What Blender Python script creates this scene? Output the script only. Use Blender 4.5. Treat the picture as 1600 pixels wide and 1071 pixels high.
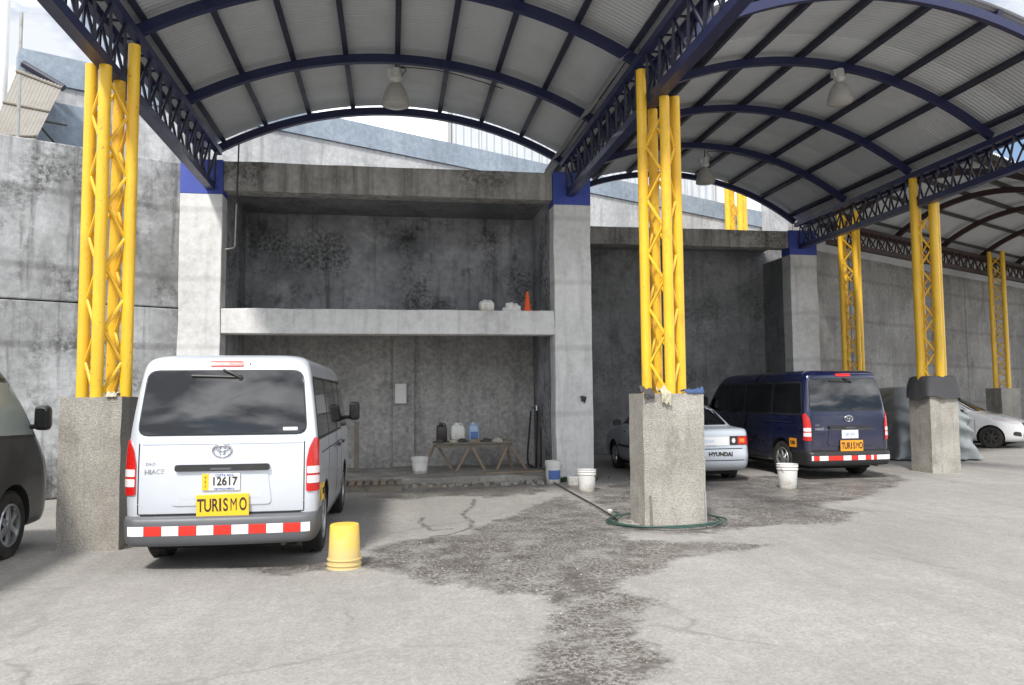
import bpy, math, random
from mathutils import Vector, Matrix
R = math.radians
rnd = random.Random(7)
for o in list(bpy.data.objects): bpy.data.objects.remove(o)
S = bpy.context.scene
COL = S.collection

# ------------------------------------------------------------------ camera
F_PX, CXP, CYP, EYE, ROLL = 1220.0, 800.0, 535.5, 1.55, 0.008
def unroll(px, py):
    a = px-CXP; b = py-CYP; c, s = math.cos(ROLL), math.sin(ROLL)
    return a*c-b*s, a*s+b*c
_vx, _vy = unroll(612, 620)
PIT = math.atan(_vy/F_PX); YAW = math.atan(-_vx/math.hypot(F_PX, _vy))
def ray(px, py):
    a, b = unroll(px, py); a /= F_PX; b = -b/F_PX
    f = math.cos(PIT)-b*math.sin(PIT); z = math.sin(PIT)+b*math.cos(PIT)
    return a*math.cos(YAW)+f*math.sin(YAW), f*math.cos(YAW)-a*math.sin(YAW), z
def G(px, py, z=0.0):
    x, y, d = ray(px, py); t = (z-EYE)/d; return (x*t, y*t)
def Wp(px, py, w):
    x, y, d = ray(px, py); t = w/y; return Vector((x*t, w, EYE+d*t))
cam = bpy.data.cameras.new('camera'); cam.sensor_width = 36; cam.lens = 36*F_PX/1600
cam.clip_end = 2000; cam.clip_start = 0.05
co = bpy.data.objects.new('camera', cam); COL.objects.link(co)
co.matrix_world = Matrix.Translation((0, 0, EYE)) @ Matrix.Rotation(-YAW, 4, 'Z') @ Matrix.Rotation(R(90)+PIT, 4, 'X') @ Matrix.Rotation(-ROLL, 4, 'Z')
S.camera = co

# ------------------------------------------------------------------ sky, sun, exposure
SUN_EL, SUN_AZ = R(48), R(205)      # azimuth: clockwise from +Y, where the sun stands
wd = bpy.data.worlds.new('World'); S.world = wd; wd.use_nodes = True
nt = wd.node_tree; N = nt.nodes; L = nt.links
for n in list(N): N.remove(n)
out = N.new('ShaderNodeOutputWorld'); bg = N.new('ShaderNodeBackground'); bg.inputs[1].default_value = 0.08
sky = N.new('ShaderNodeTexSky'); sky.sky_type = 'NISHITA'; sky.sun_disc = False
sky.sun_elevation = SUN_EL; sky.sun_rotation = SUN_AZ; sky.dust_density = 1.5
tc = N.new('ShaderNodeTexCoord'); mp = N.new('ShaderNodeMapping'); mp.inputs['Scale'].default_value = (1, 1, 2.2); mp.inputs['Location'].default_value = (1.9, 0.8, 0.1)
nz = N.new('ShaderNodeTexNoise'); nz.inputs['Scale'].default_value = 2.3; nz.inputs['Detail'].default_value = 8; nz.inputs['Roughness'].default_value = 0.58
rp = N.new('ShaderNodeValToRGB'); rp.color_ramp.elements[0].position = 0.40; rp.color_ramp.elements[1].position = 0.50
nz2 = N.new('ShaderNodeTexNoise'); nz2.inputs['Scale'].default_value = 5.0; nz2.inputs['Detail'].default_value = 6
rp2 = N.new('ShaderNodeValToRGB'); rp2.color_ramp.elements[0].position = 0.42; rp2.color_ramp.elements[1].position = 0.66
rp2.color_ramp.elements[0].color = (6.2, 6.5, 7.0, 1); rp2.color_ramp.elements[1].color = (24, 24, 24.3, 1)
mx = N.new('ShaderNodeMixRGB')
L.new(tc.outputs['Generated'], mp.inputs[0]); L.new(mp.outputs[0], nz.inputs[0]); L.new(mp.outputs[0], nz2.inputs[0])
L.new(nz.outputs[0], rp.inputs[0]); L.new(nz2.outputs[0], rp2.inputs[0])
L.new(rp.outputs[0], mx.inputs[0]); L.new(sky.outputs[0], mx.inputs[1]); L.new(rp2.outputs[0], mx.inputs[2])
L.new(mx.outputs[0], bg.inputs[0]); L.new(bg.outputs[0], out.inputs[0])
sl = bpy.data.lights.new('sun', 'SUN'); sl.energy = 2.3; sl.angle = R(7); sl.color = (1, 0.96, 0.9)
so = bpy.data.objects.new('sun', sl); COL.objects.link(so)
sd = Vector((math.sin(SUN_AZ)*math.cos(SUN_EL), math.cos(SUN_AZ)*math.cos(SUN_EL), math.sin(SUN_EL)))
so.rotation_euler = sd.to_track_quat('Z', 'Y').to_euler(); so.location = (0, 0, 30)
S.view_settings.view_transform = 'Standard'; S.view_settings.look = 'None'; S.view_settings.gamma = 1
S.view_settings.exposure = 0.88

# ------------------------------------------------------------------ materials
def newmat(name):
    m = bpy.data.materials.new(name); m.use_nodes = True
    return m, m.node_tree.nodes, m.node_tree.links, m.node_tree.nodes['Principled BSDF']
def noise(N, L, vec, scale, detail=4, rough=0.55, stretch=None):
    n = N.new('ShaderNodeTexNoise'); n.inputs['Scale'].default_value = scale
    n.inputs['Detail'].default_value = detail; n.inputs['Roughness'].default_value = rough
    if stretch:
        mp = N.new('ShaderNodeMapping'); mp.inputs['Scale'].default_value = stretch
        L.new(vec, mp.inputs[0]); vec = mp.outputs[0]
    L.new(vec, n.inputs['Vector']); return n.outputs[0]
def ramp(N, L, fac, p0, p1, c0=(0, 0, 0, 1), c1=(1, 1, 1, 1)):
    r = N.new('ShaderNodeValToRGB'); e = r.color_ramp.elements
    e[0].position = p0; e[1].position = p1; e[0].color = c0; e[1].color = c1
    L.new(fac, r.inputs[0]); return r.outputs[0]
def mix(N, L, fac, a, b, mode='MIX'):
    m = N.new('ShaderNodeMixRGB'); m.blend_type = mode
    for i, v in ((0, fac), (1, a), (2, b)):
        if hasattr(v, 'links') or hasattr(v, 'is_output'): L.new(v, m.inputs[i])
        elif i == 0: m.inputs[0].default_value = v
        else: m.inputs[i].default_value = (*v, 1) if len(v) == 3 else v
    return m.outputs[0]
def mathn(N, L, op, a, b):
    m = N.new('ShaderNodeMath'); m.operation = op
    for i, v in ((0, a), (1, b)):
        if isinstance(v, (int, float)): m.inputs[i].default_value = v
        else: L.new(v, m.inputs[i])
    return m.outputs[0]
def bump(N, L, bsdf, h, strength, dist=0.02):
    b = N.new('ShaderNodeBump'); b.inputs['Strength'].default_value = strength; b.inputs['Distance'].default_value = dist
    L.new(h, b.inputs['Height']); L.new(b.outputs[0], bsdf.inputs['Normal'])
def concrete(name, c1, c2, stain=(0.06, 0.06, 0.06), streak=0.5, blotch=0.4, moss=0.0, scale=1.0, lo=0.52, pale=0.0, stucco=0.0, lines=0.0):
    m, N, L, b = newmat(name)
    p = N.new('ShaderNodeNewGeometry').outputs['Position']
    col = mix(N, L, ramp(N, L, noise(N, L, p, 0.7*scale, 6, 0.62), 0.35, 0.65), c1, c2)
    f = noise(N, L, p, 9*scale, 5, 0.7)
    col = mix(N, L, 0.35, col, ramp(N, L, f, 0.3, 0.7, (0.25, 0.25, 0.25, 1), (0.8, 0.8, 0.8, 1)), 'OVERLAY')
    if streak:
        s = ramp(N, L, noise(N, L, p, 1.0, 6, 0.65, (5.5, 5.5, 0.38)), lo, 0.72)
        col = mix(N, L, mathn(N, L, 'MULTIPLY', s, streak), col, stain)
    if blotch:
        s = ramp(N, L, noise(N, L, p, 1.6*scale, 8, 0.7, (1, 1, 0.8)), 0.55, 0.68)
        col = mix(N, L, mathn(N, L, 'MULTIPLY', s, blotch), col, stain)
    if moss:
        a = ramp(N, L, noise(N, L, p, 0.6, 4, 0.55, (1, 1, 1.1)), 0.47, 0.60)
        s = mathn(N, L, 'MULTIPLY', a, ramp(N, L, noise(N, L, p, 14, 6, 0.75), 0.40, 0.62))
        col = mix(N, L, mathn(N, L, 'MULTIPLY', s, moss), col, (0.03, 0.033, 0.03))
    if pale:
        a = ramp(N, L, noise(N, L, p, 0.9, 7, 0.72, (1.1, 1, 1.2)), 0.54, 0.66)
        s = mathn(N, L, 'MULTIPLY', a, ramp(N, L, noise(N, L, p, 11, 6, 0.75), 0.35, 0.6))
        col = mix(N, L, mathn(N, L, 'MULTIPLY', s, pale), col, (0.62, 0.63, 0.64))
    if stucco:
        v = N.new('ShaderNodeTexVoronoi'); v.inputs['Scale'].default_value = 13; v.feature = 'SMOOTH_F1'; L.new(p, v.inputs['Vector'])
        g = mathn(N, L, 'ADD', mathn(N, L, 'MULTIPLY', v.outputs['Distance'], 0.6), mathn(N, L, 'MULTIPLY', noise(N, L, p, 26, 5, 0.8), 0.55))
        col = mix(N, L, stucco, col, ramp(N, L, g, 0.35, 0.75, (0.08, 0.08, 0.08, 1), (0.85, 0.85, 0.85, 1)), 'OVERLAY')
        f = mathn(N, L, 'ADD', f, mathn(N, L, 'MULTIPLY', g, 1.5))
    if lines:
        w = N.new('ShaderNodeTexWave'); w.bands_direction = 'Z'; w.inputs['Scale'].default_value = 0.26; w.inputs['Distortion'].default_value = 0.6; w.inputs['Detail'].default_value = 3; L.new(p, w.inputs['Vector'])
        col = mix(N, L, mathn(N, L, 'MULTIPLY', ramp(N, L, w.outputs['Fac'], 0.0, 0.035, (1, 1, 1, 1), (0, 0, 0, 1)), lines), col, stain)
    L.new(col, b.inputs['Base Color']); b.inputs['Roughness'].default_value = 0.9
    bump(N, L, b, mathn(N, L, 'ADD', f, mathn(N, L, 'MULTIPLY', noise(N, L, p, 70, 3), 0.35)), 0.45, 0.02)
    return m
def paint(name, c, rough=0.45, metallic=0.0, dirt=0.25, dirtc=(0.12, 0.1, 0.08), coat=0.0, scale=4.0, spec=0.5, grime=0.0):
    m, N, L, b = newmat(name)
    t = N.new('ShaderNodeTexCoord').outputs['Object']
    p = N.new('ShaderNodeNewGeometry').outputs['Position']
    s = ramp(N, L, noise(N, L, p, scale, 7, 0.7), 0.48, 0.75)
    col = mix(N, L, mathn(N, L, 'MULTIPLY', s, dirt), c, dirtc)
    if grime:
        sx = N.new('ShaderNodeSeparateXYZ'); L.new(t, sx.inputs[0])
        g = mathn(N, L, 'ADD', sx.outputs[2], mathn(N, L, 'MULTIPLY', mathn(N, L, 'SUBTRACT', noise(N, L, t, 3.0, 7, 0.7), .5), .7))
        col = mix(N, L, mathn(N, L, 'MULTIPLY', ramp(N, L, g, .25, .85, (1, 1, 1, 1), (0, 0, 0, 1)), grime), col, (0.2, 0.18, 0.155))
        dr = ramp(N, L, noise(N, L, t, 1.0, 5, 0.65, (16, 16, .9)), .58, .74)
        col = mix(N, L, mathn(N, L, 'MULTIPLY', dr, grime*.35), col, (0.2, 0.185, 0.165))
    L.new(col, b.inputs['Base Color'])
    b.inputs['Roughness'].default_value = rough; b.inputs['Metallic'].default_value = metallic
    b.inputs['Coat Weight'].default_value = coat; b.inputs['Coat Roughness'].default_value = 0.06
    b.inputs['Specular IOR Level'].default_value = spec
    r = mathn(N, L, 'ADD', mathn(N, L, 'MULTIPLY', s, 0.2), rough); L.new(r, b.inputs['Roughness'])
    return m
def glass(name, c=(0.006, 0.007, 0.009), rough=0.03, spec=0.5, ior=1.62):
    m, N, L, b = newmat(name)
    b.inputs['Base Color'].default_value = (*c, 1); b.inputs['Roughness'].default_value = rough
    b.inputs['Specular IOR Level'].default_value = spec; b.inputs['Coat Weight'].default_value = 0.15; b.inputs['Coat Roughness'].default_value = 0.02; b.inputs['IOR'].default_value = ior
    return m
MAT = {}
MAT['conc_frame'] = concrete('conc_frame', (0.54, 0.54, 0.535), (0.72, 0.72, 0.71), (0.25, 0.25, 0.24), 0.4, 0.38, pale=.25, lines=.25)
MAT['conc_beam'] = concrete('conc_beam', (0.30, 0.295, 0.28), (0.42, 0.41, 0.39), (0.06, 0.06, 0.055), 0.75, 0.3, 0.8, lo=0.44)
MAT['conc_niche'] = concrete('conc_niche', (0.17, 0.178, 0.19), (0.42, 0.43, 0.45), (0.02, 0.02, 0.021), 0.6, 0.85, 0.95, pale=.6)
MAT['conc_lower'] = concrete('conc_lower', (0.33, 0.325, 0.315), (0.47, 0.46, 0.445), (0.10, 0.10, 0.095), 0.35, 0.4, scale=1.6, stucco=.24)
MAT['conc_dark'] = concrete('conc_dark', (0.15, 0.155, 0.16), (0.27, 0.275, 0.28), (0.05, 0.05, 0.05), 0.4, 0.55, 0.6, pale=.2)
MAT['conc_wall'] = concrete('conc_wall', (0.22, 0.225, 0.225), (0.44, 0.455, 0.47), (0.055, 0.052, 0.05), 0.85, 0.8, 0.95, pale=.6, lines=.35)
MAT['conc_panel'] = concrete('conc_panel', (0.23, 0.225, 0.215), (0.36, 0.35, 0.335), (0.11, 0.105, 0.10), 0.4, 0.5, 0.3, pale=.35, lines=.3)
MAT['conc_facade'] = concrete('conc_facade', (0.33, 0.34, 0.35), (0.48, 0.485, 0.49), (0.18, 0.18, 0.175), 0.65, 0.55)
MAT['conc_band'] = concrete('conc_band', (0.21, 0.255, 0.31), (0.29, 0.34, 0.40), (0.14, 0.16, 0.18), 0.4, 0.35)
MAT['conc_plinth'] = concrete('conc_plinth', (0.24, 0.23, 0.21), (0.36, 0.35, 0.32), (0.07, 0.06, 0.05), 0.0, 0.7, scale=2.5)
def pebbled(name, c1, c2):
    m, N, L, b = newmat(name)
    p = N.new('ShaderNodeNewGeometry').outputs['Position']
    col = mix(N, L, ramp(N, L, noise(N, L, p, 1.6, 6, 0.6), 0.35, 0.68), c1, c2)
    v = N.new('ShaderNodeTexVoronoi'); v.inputs['Scale'].default_value = 85; L.new(p, v.inputs['Vector'])
    bw = N.new('ShaderNodeRGBToBW'); L.new(v.outputs['Color'], bw.inputs[0])
    col = mix(N, L, 0.28, col, bw.outputs[0], 'OVERLAY')
    s = ramp(N, L, noise(N, L, p, 2.3, 8, 0.7, (1, 1, 0.5)), 0.55, 0.7)
    col = mix(N, L, mathn(N, L, 'MULTIPLY', s, 0.75), col, (0.12, 0.11, 0.095))
    d2 = ramp(N, L, noise(N, L, p, 1.0, 6, 0.7, (7, 7, .8)), .54, .70); col = mix(N, L, mathn(N, L, 'MULTIPLY', d2, .5), col, (0.17, 0.155, 0.13))
    w = ramp(N, L, noise(N, L, p, 3.1, 6, 0.7, (2, 2, 0.5)), 0.64, 0.72)
    col = mix(N, L, mathn(N, L, 'MULTIPLY', w, 0.5), col, (0.6, 0.58, 0.55))
    L.new(col, b.inputs['Base Color']); b.inputs['Roughness'].default_value = 0.92
    bump(N, L, b, mathn(N, L, 'ADD', v.outputs['Distance'], noise(N, L, p, 120, 3)), 0.6, 0.012)
    return m
MAT['pier'] = pebbled('pier', (0.30, 0.28, 0.25), (0.42, 0.40, 0.36))
def yellow_steel():
    m, N, L, b = newmat('yellow'); p = N.new('ShaderNodeNewGeometry').outputs['Position']
    col = mix(N, L, ramp(N, L, noise(N, L, p, 1.7, 5, 0.6), 0.35, 0.7), (0.80, 0.50, 0.03), (0.74, 0.42, 0.022))
    g = ramp(N, L, noise(N, L, p, 5, 8, 0.75, (1.6, 1.6, .5)), 0.54, 0.70); col = mix(N, L, mathn(N, L, 'MULTIPLY', g, .55), col, (0.36, 0.19, 0.04))
    c = ramp(N, L, noise(N, L, p, 20, 7, 0.78), 0.62, 0.66); col = mix(N, L, mathn(N, L, 'MULTIPLY', c, .85), col, (0.14, 0.06, 0.025))
    L.new(col, b.inputs['Base Color']); L.new(mathn(N, L, 'ADD', mathn(N, L, 'MULTIPLY', g, .3), .38), b.inputs['Roughness'])
    bump(N, L, b, noise(N, L, p, 40, 4), .12, .01); return m
MAT['yellow'] = yellow_steel()
MAT['blue_steel'] = paint('blue_steel', (0.014, 0.019, 0.068), 0.42, 0, 0.3, (0.03, 0.03, 0.05), 0.1)
MAT['blue_dark'] = paint('blue_dark', (0.012, 0.014, 0.034), 0.45, 0, 0.3, (0.02, 0.02, 0.03))
MAT['blue_cap'] = paint('blue_cap', (0.045, 0.075, 0.36), 0.6, 0, 0.3, (0.03, 0.04, 0.14))
MAT['rust_steel'] = paint('rust_steel', (0.035, 0.017, 0.015), 0.6, 0, 0.4, (0.04, 0.02, 0.02))
MAT['sheet'] = paint('sheet', (0.55, 0.57, 0.59), 0.5, 0.15, 0.4, (0.33, 0.32, 0.30), 0, 1.1)
def vary(m, lo, hi):
    N, L = m.node_tree.nodes, m.node_tree.links; b = N['Principled BSDF']; src = b.inputs['Base Color'].links[0].from_socket
    r = N.new('ShaderNodeObjectInfo').outputs['Random']; L.new(mix(N, L, 1.0, src, ramp(N, L, r, 0, 1, (lo, lo, lo, 1), (hi, hi, hi*.98, 1)), 'MULTIPLY'), b.inputs['Base Color'])
vary(MAT['sheet'], .80, 1.0)
MAT['sheet_old'] = paint('sheet_old', (0.25, 0.235, 0.21), 0.7, 0.0, 0.5, (0.14, 0.12, 0.1), 0, 1.5)
MAT['galv'] = paint('galv', (0.50, 0.53, 0.56), 0.5, 0.3, 0.4, (0.3, 0.3, 0.3), 0, 1.2)
MAT['white_paint'] = paint('white_paint', (0.75, 0.75, 0.74), 0.6, 0, 0.2, (0.45, 0.43, 0.4))
MAT['grey_metal'] = paint('grey_metal', (0.35, 0.35, 0.34), 0.5, 0.5, 0.5, (0.15, 0.12, 0.09))
MAT['dark_metal'] = paint('dark_metal', (0.05, 0.048, 0.045), 0.55, 0.2, 0.5, (0.09, 0.06, 0.04))
MAT['lamp_glass'] = paint('lamp_glass', (0.40, 0.39, 0.36), 0.3, 0, 0.4, (0.4, 0.37, 0.3), 0.3)
MAT['lamp_body'] = paint('lamp_body', (0.6, 0.6, 0.57), 0.45, 0.2, 0.3, (0.3, 0.28, 0.25))
MAT['silver'] = paint('silver', (0.66, 0.70, 0.765), 0.28, 0.35, 0.08, (0.42, 0.41, 0.4), 0.8, 2.0, grime=0.2)
MAT['navy'] = paint('navy', (0.0035, 0.007, 0.042), 0.2, 0.1, 0.15, (0.06, 0.06, 0.07), 0.9, 2.0, grime=0.25)
MAT['brown'] = paint('brown', (0.022, 0.021, 0.021), 0.35, 0.1, 0.2, (0.05, 0.046, 0.042), 0.3, 2.0, grime=0.15)
MAT['pale_silver'] = paint('pale_silver', (0.50, 0.55, 0.62), 0.3, 0.2, 0.12, (0.3, 0.3, 0.3), 0.7, 2.0, grime=0.35)
MAT['car_white'] = paint('car_white', (0.80, 0.80, 0.80), 0.25, 0, 0.06, (0.5, 0.5, 0.48), 0.9, 2.0, grime=0.2)
MAT['bumper_grey'] = paint('bumper_grey', (0.085, 0.092, 0.105), 0.45, 0, 0.2, (0.14, 0.14, 0.14), grime=0.12)
MAT['black_plastic'] = paint('black_plastic', (0.02, 0.02, 0.021), 0.45, 0, 0.2, (0.07, 0.065, 0.06))
MAT['rubber'] = paint('rubber', (0.022, 0.021, 0.02), 0.8, 0, 0.5, (0.12, 0.1, 0.08))
MAT['well'] = paint('well', (0.012, 0.012, 0.012), 0.9, 0, 0.2)
MAT['chrome'] = paint('chrome', (0.55, 0.56, 0.58), 0.18, 0.9, 0.2, (0.2, 0.2, 0.2))
MAT['rim'] = paint('rim', (0.42, 0.43, 0.44), 0.3, 0.7, 0.4, (0.1, 0.09, 0.08))
MAT['glass'] = glass('glass')
MAT['glass_side'] = glass('glass_side', (0.006, 0.007, 0.008), 0.06, 0.5, 1.5)
MAT['glass_light'] = glass('glass_light', (0.30, 0.34, 0.32), 0.2, 0.4, 1.45)  # pale base stands in for the bright wall seen through the door window
MAT['red_lens'] = paint('red_lens', (0.50, 0.012, 0.01), 0.25, 0, 0.05, (0.2, 0, 0), 0.25)
MAT['clear_lens'] = paint('clear_lens', (0.72, 0.66, 0.66), 0.12, 0, 0.1, (0.4, 0.3, 0.3), 0.8)
MAT['amber_lens'] = paint('amber_lens', (0.75, 0.2, 0.02), 0.15, 0, 0.05, (0.3, 0.1, 0), 0.8)
MAT['tape_red'] = paint('tape_red', (0.62, 0.03, 0.02), 0.3, 0, 0.1)
MAT['tape_white'] = paint('tape_white', (0.78, 0.79, 0.8), 0.3, 0, 0.1)
MAT['plate_white'] = paint('plate_white', (0.72, 0.73, 0.74), 0.4, 0, 0.1)
MAT['plate_yellow'] = paint('plate_yellow', (0.85, 0.5, 0.02), 0.4, 0, 0.12, (0.5, 0.28, 0.02))
MAT['plate_orange'] = paint('plate_orange', (0.8, 0.33, 0.02), 0.4, 0, 0.25, (0.4, 0.15, 0.02))
MAT['ink'] = paint('ink', (0.03, 0.025, 0.015), 0.6, 0, 0.0)
MAT['bucket_white'] = paint('bucket_white', (0.72, 0.72, 0.69), 0.45, 0, 0.35, (0.4, 0.37, 0.3), 0, 9)
MAT['bucket_yellow'] = paint('bucket_yellow', (0.82, 0.50, 0.03), 0.45, 0, 0.65, (0.55, 0.45, 0.28), 0, 7)
def dusty(name, c, dust, z0, z1):
    m, N, L, b = newmat(name); t = N.new('ShaderNodeTexCoord').outputs['Object']; sx = N.new('ShaderNodeSeparateXYZ'); L.new(t, sx.inputs[0])
    n = noise(N, L, t, 9, 7, 0.72); f = mathn(N, L, 'ADD', sx.outputs[2], mathn(N, L, 'MULTIPLY', mathn(N, L, 'SUBTRACT', n, .5), .55))
    g = ramp(N, L, f, z0, z1, (.85, .85, .85, 1), (.08, .08, .08, 1)); L.new(mix(N, L, g, c, dust), b.inputs['Base Color']); b.inputs['Roughness'].default_value = .6; return m
MAT['bucket_yellow'] = dusty('bucket_yellow', (0.78, 0.50, 0.06), (0.55, 0.44, 0.22), .08, .36)
MAT['bucket_white'] = dusty('bucket_white', (0.72, 0.72, 0.70), (0.42, 0.38, 0.31), -.06, .14)
MAT['label_blue'] = paint('label_blue', (0.08, 0.16, 0.42), 0.5, 0, 0.2)
MAT['jug_blue'] = paint('jug_blue', (0.35, 0.47, 0.66), 0.35, 0, 0.1)
MAT['jug_brown'] = paint('jug_brown', (0.035, 0.028, 0.026), 0.4, 0, 0.3)
MAT['cone_orange'] = paint('cone_orange', (0.75, 0.10, 0.02), 0.5, 0, 0.2, (0.3, 0.05, 0.02))
MAT['wood'] = paint('wood', (0.28, 0.22, 0.16), 0.85, 0, 0.6, (0.10, 0.085, 0.07), 0, 12)
MAT['wood_grey'] = paint('wood_grey', (0.20, 0.18, 0.15), 0.9, 0, 0.6, (0.06, 0.055, 0.05), 0, 10)
MAT['hose_green'] = paint('hose_green', (0.03, 0.075, 0.06), 0.4, 0, 0.5, (0.12, 0.13, 0.1), 0, 9)
MAT['hose_black'] = paint('hose_black', (0.015, 0.015, 0.014), 0.5, 0, 0.3)
MAT['rag_blue'] = paint('rag_blue', (0.05, 0.09, 0.2), 0.95, 0, 0.5, (0.03, 0.03, 0.05), 0, 12)
MAT['rag_pale'] = paint('rag_pale', (0.45, 0.43, 0.34), 0.95, 0, 0.5, (0.25, 0.23, 0.15), 0, 12)
MAT['rag_dark'] = paint('rag_dark', (0.06, 0.058, 0.06), 0.9, 0, 0.5, (0.12, 0.1, 0.08), 0, 10)
MAT['tarp_grey'] = paint('tarp_grey', (0.25, 0.27, 0.28), 0.7, 0, 0.4, (0.12, 0.14, 0.15), 0, 3)
MAT['tarp_dark'] = paint('tarp_dark', (0.055, 0.055, 0.06), 0.75, 0, 0.4, (0.1, 0.09, 0.09), 0, 6)
MAT['leaf'] = paint('leaf', (0.05, 0.09, 0.025), 0.7, 0, 0.3, (0.1, 0.1, 0.03), 0, 20)
MAT['stone'] = paint('stone', (0.36, 0.345, 0.33), 0.9, 0, 0.9, (0.2, 0.18, 0.16), 0, 30)
MAT['paper'] = paint('paper', (0.75, 0.75, 0.74), 0.8, 0, 0.15)

# ------------------------------------------------------------------ mesh helpers
class MB:
    def __init__(s): s.v = []; s.f = []
    def add(s, vs, fs):
        b = len(s.v); s.v += [tuple(p) for p in vs]; s.f += [tuple(i+b for i in f) for f in fs]; return s
    def box(s, x0, x1, y0, y1, z0, z1):
        return s.add([(x0,y0,z0),(x1,y0,z0),(x1,y1,z0),(x0,y1,z0),(x0,y0,z1),(x1,y0,z1),(x1,y1,z1),(x0,y1,z1)],
                     [(3,2,1,0),(4,5,6,7),(0,1,5,4),(1,2,6,5),(2,3,7,6),(3,0,4,7)])
    def tube(s, pts, r, n=8, closed=False, cap=True):
        pts = [Vector(p) for p in pts]; m = len(pts); rings = []
        up = None
        for i, p in enumerate(pts):
            a = pts[(i-1) % m] if closed or i else p; c = pts[(i+1) % m] if closed or i < m-1 else p
            t = (c-a).normalized()
            if up is None: up = Vector((0,0,1)) if abs(t.z) < .9 else Vector((1,0,0))
            x = t.cross(up).normalized(); up = x.cross(t).normalized()
            rr = r[i] if isinstance(r, (list, tuple)) else r
            rings.append([p+(x*math.cos(k*2*math.pi/n)+up*-math.sin(k*2*math.pi/n))*rr for k in range(n)])
        vs = [q for g in rings for q in g]; fs = []
        for i in range(m if closed else m-1):
            j = (i+1) % m
            fs += [(i*n+k, i*n+(k+1)%n, j*n+(k+1)%n, j*n+k) for k in range(n)]
        if cap and not closed: fs += [tuple(range(n-1,-1,-1)), tuple((m-1)*n+k for k in range(n))]
        return s.add(vs, fs)
    def lathe(s, prof, n=20, c=(0,0,0), cap0=True, cap1=True):
        vs = []; fs = []
        for r, z in prof: vs += [(c[0]+r*math.cos(k*2*math.pi/n), c[1]+r*math.sin(k*2*math.pi/n), c[2]+z) for k in range(n)]
        for i in range(len(prof)-1): fs += [(i*n+k, i*n+(k+1)%n, (i+1)*n+(k+1)%n, (i+1)*n+k) for k in range(n)]
        if cap0: fs.append(tuple(range(n-1,-1,-1)))
        if cap1: fs.append(tuple((len(prof)-1)*n+k for k in range(n)))
        return s.add(vs, fs)
    def loft(s, rings, cap0=True, cap1=True):
        n = len(rings[0]); vs = [p for r in rings for p in r]; fs = []
        for i in range(len(rings)-1): fs += [(i*n+k, i*n+(k+1)%n, (i+1)*n+(k+1)%n, (i+1)*n+k) for k in range(n)]
        if cap0: fs.append(tuple(range(n-1,-1,-1)))
        if cap1: fs.append(tuple((len(rings)-1)*n+k for k in range(n)))
        return s.add(vs, fs)
    def grid(s, fn, nu, nv):
        return s.add([fn(i/nu, j/nv) for j in range(nv+1) for i in range(nu+1)],
                     [(j*(nu+1)+i, j*(nu+1)+i+1, (j+1)*(nu+1)+i+1, (j+1)*(nu+1)+i) for j in range(nv) for i in range(nu)])
    def mesh(s, name, mat, smooth=None):
        me = bpy.data.meshes.new(name); me.from_pydata(s.v, [], s.f); me.update()
        if mat: me.materials.append(MAT[mat] if isinstance(mat, str) else mat)
        if smooth is not None:
            me.polygons.foreach_set('use_smooth', [True]*len(me.polygons)); me.set_sharp_from_angle(angle=R(smooth))
        return me
    def obj(s, name, mat, parent=None, smooth=None): return link(name, s.mesh(name, mat, smooth), parent)
def link(name, me, parent=None, loc=None, local=False):
    o = bpy.data.objects.new(name, me); COL.objects.link(o)
    if loc is not None: o.location = loc
    if parent is not None: attach(o, parent, local)
    return o
def attach(o, parent, local=False):
    o.parent = parent
    if not local: o.matrix_parent_inverse = parent.matrix_basis.inverted() if parent.parent is None else (parent.parent.matrix_basis @ parent.matrix_parent_inverse @ parent.matrix_basis).inverted()
def tag(o, label, cat, group=None, kind=None):
    o['label'] = label; o['category'] = cat
    if group: o['group'] = group
    if kind: o['kind'] = kind
    return o
def thing(name, label, cat, loc=(0,0,0), rz=0.0, group=None):
    e = bpy.data.objects.new(name, None); COL.objects.link(e); e.empty_display_size = 0.2
    e.matrix_basis = Matrix.Translation(loc) @ Matrix.Rotation(rz, 4, 'Z')
    return tag(e, label, cat, group)
def struct(o): o['kind'] = 'structure'; return o
BAR = {}
def bar_mesh(mat, n=8):
    k = (mat, n)
    if k not in BAR:
        m = MB(); m.tube([(0,0,0),(0,0,1)], 1.0, n); BAR[k] = m.mesh('bar', mat, 40 if n > 4 else None)
    return BAR[k]
def bar(name, a, b, r, mat, parent, n=8, r2=None):
    a = Vector(a); b = Vector(b); d = b-a
    o = bpy.data.objects.new(name, bar_mesh(mat, n)); COL.objects.link(o)
    rot = d.to_track_quat('Z', 'Y').to_matrix().to_4x4()
    o.matrix_basis = Matrix.Translation(a) @ rot @ Matrix.Diagonal((r, r2 or r, d.length, 1))
    attach(o, parent); return o
def bev(o, w=0.012, seg=2):
    m = o.modifiers.new('bevel', 'BEVEL'); m.width = w; m.segments = seg; m.limit_method = 'ANGLE'; return o
def hash1(i): return (math.sin(i*127.1+3.3)*43758.5453) % 1.0
def n3(x, y, z=0.0):
    from mathutils import noise as mn
    return mn.noise(Vector((x, y, z)))
def fbm(x, y, z=0.0, o=4):
    t = 0; a = 0.5
    for k in range(o): t += a*n3(x, y, z); x *= 2.03; y *= 2.03; z *= 2.03; a *= 0.5
    return t
def catmull(pts, k=6, closed=False):
    pts = [Vector(p) for p in pts]; n = len(pts); res = []
    for i in range(n if closed else n-1):
        g = lambda j: pts[j % n] if closed else pts[max(0, min(n-1, j))]
        p0, p1, p2, p3 = g(i-1), g(i), g(i+1), g(i+2)
        for q in range(k):
            t = q/k
            res.append(0.5*((2*p1)+(p2-p0)*t+(2*p0-5*p1+4*p2-p3)*t*t+(3*p1-p0-3*p2+p3)*t**3))
    if not closed: res.append(pts[-1])
    return res
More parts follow.
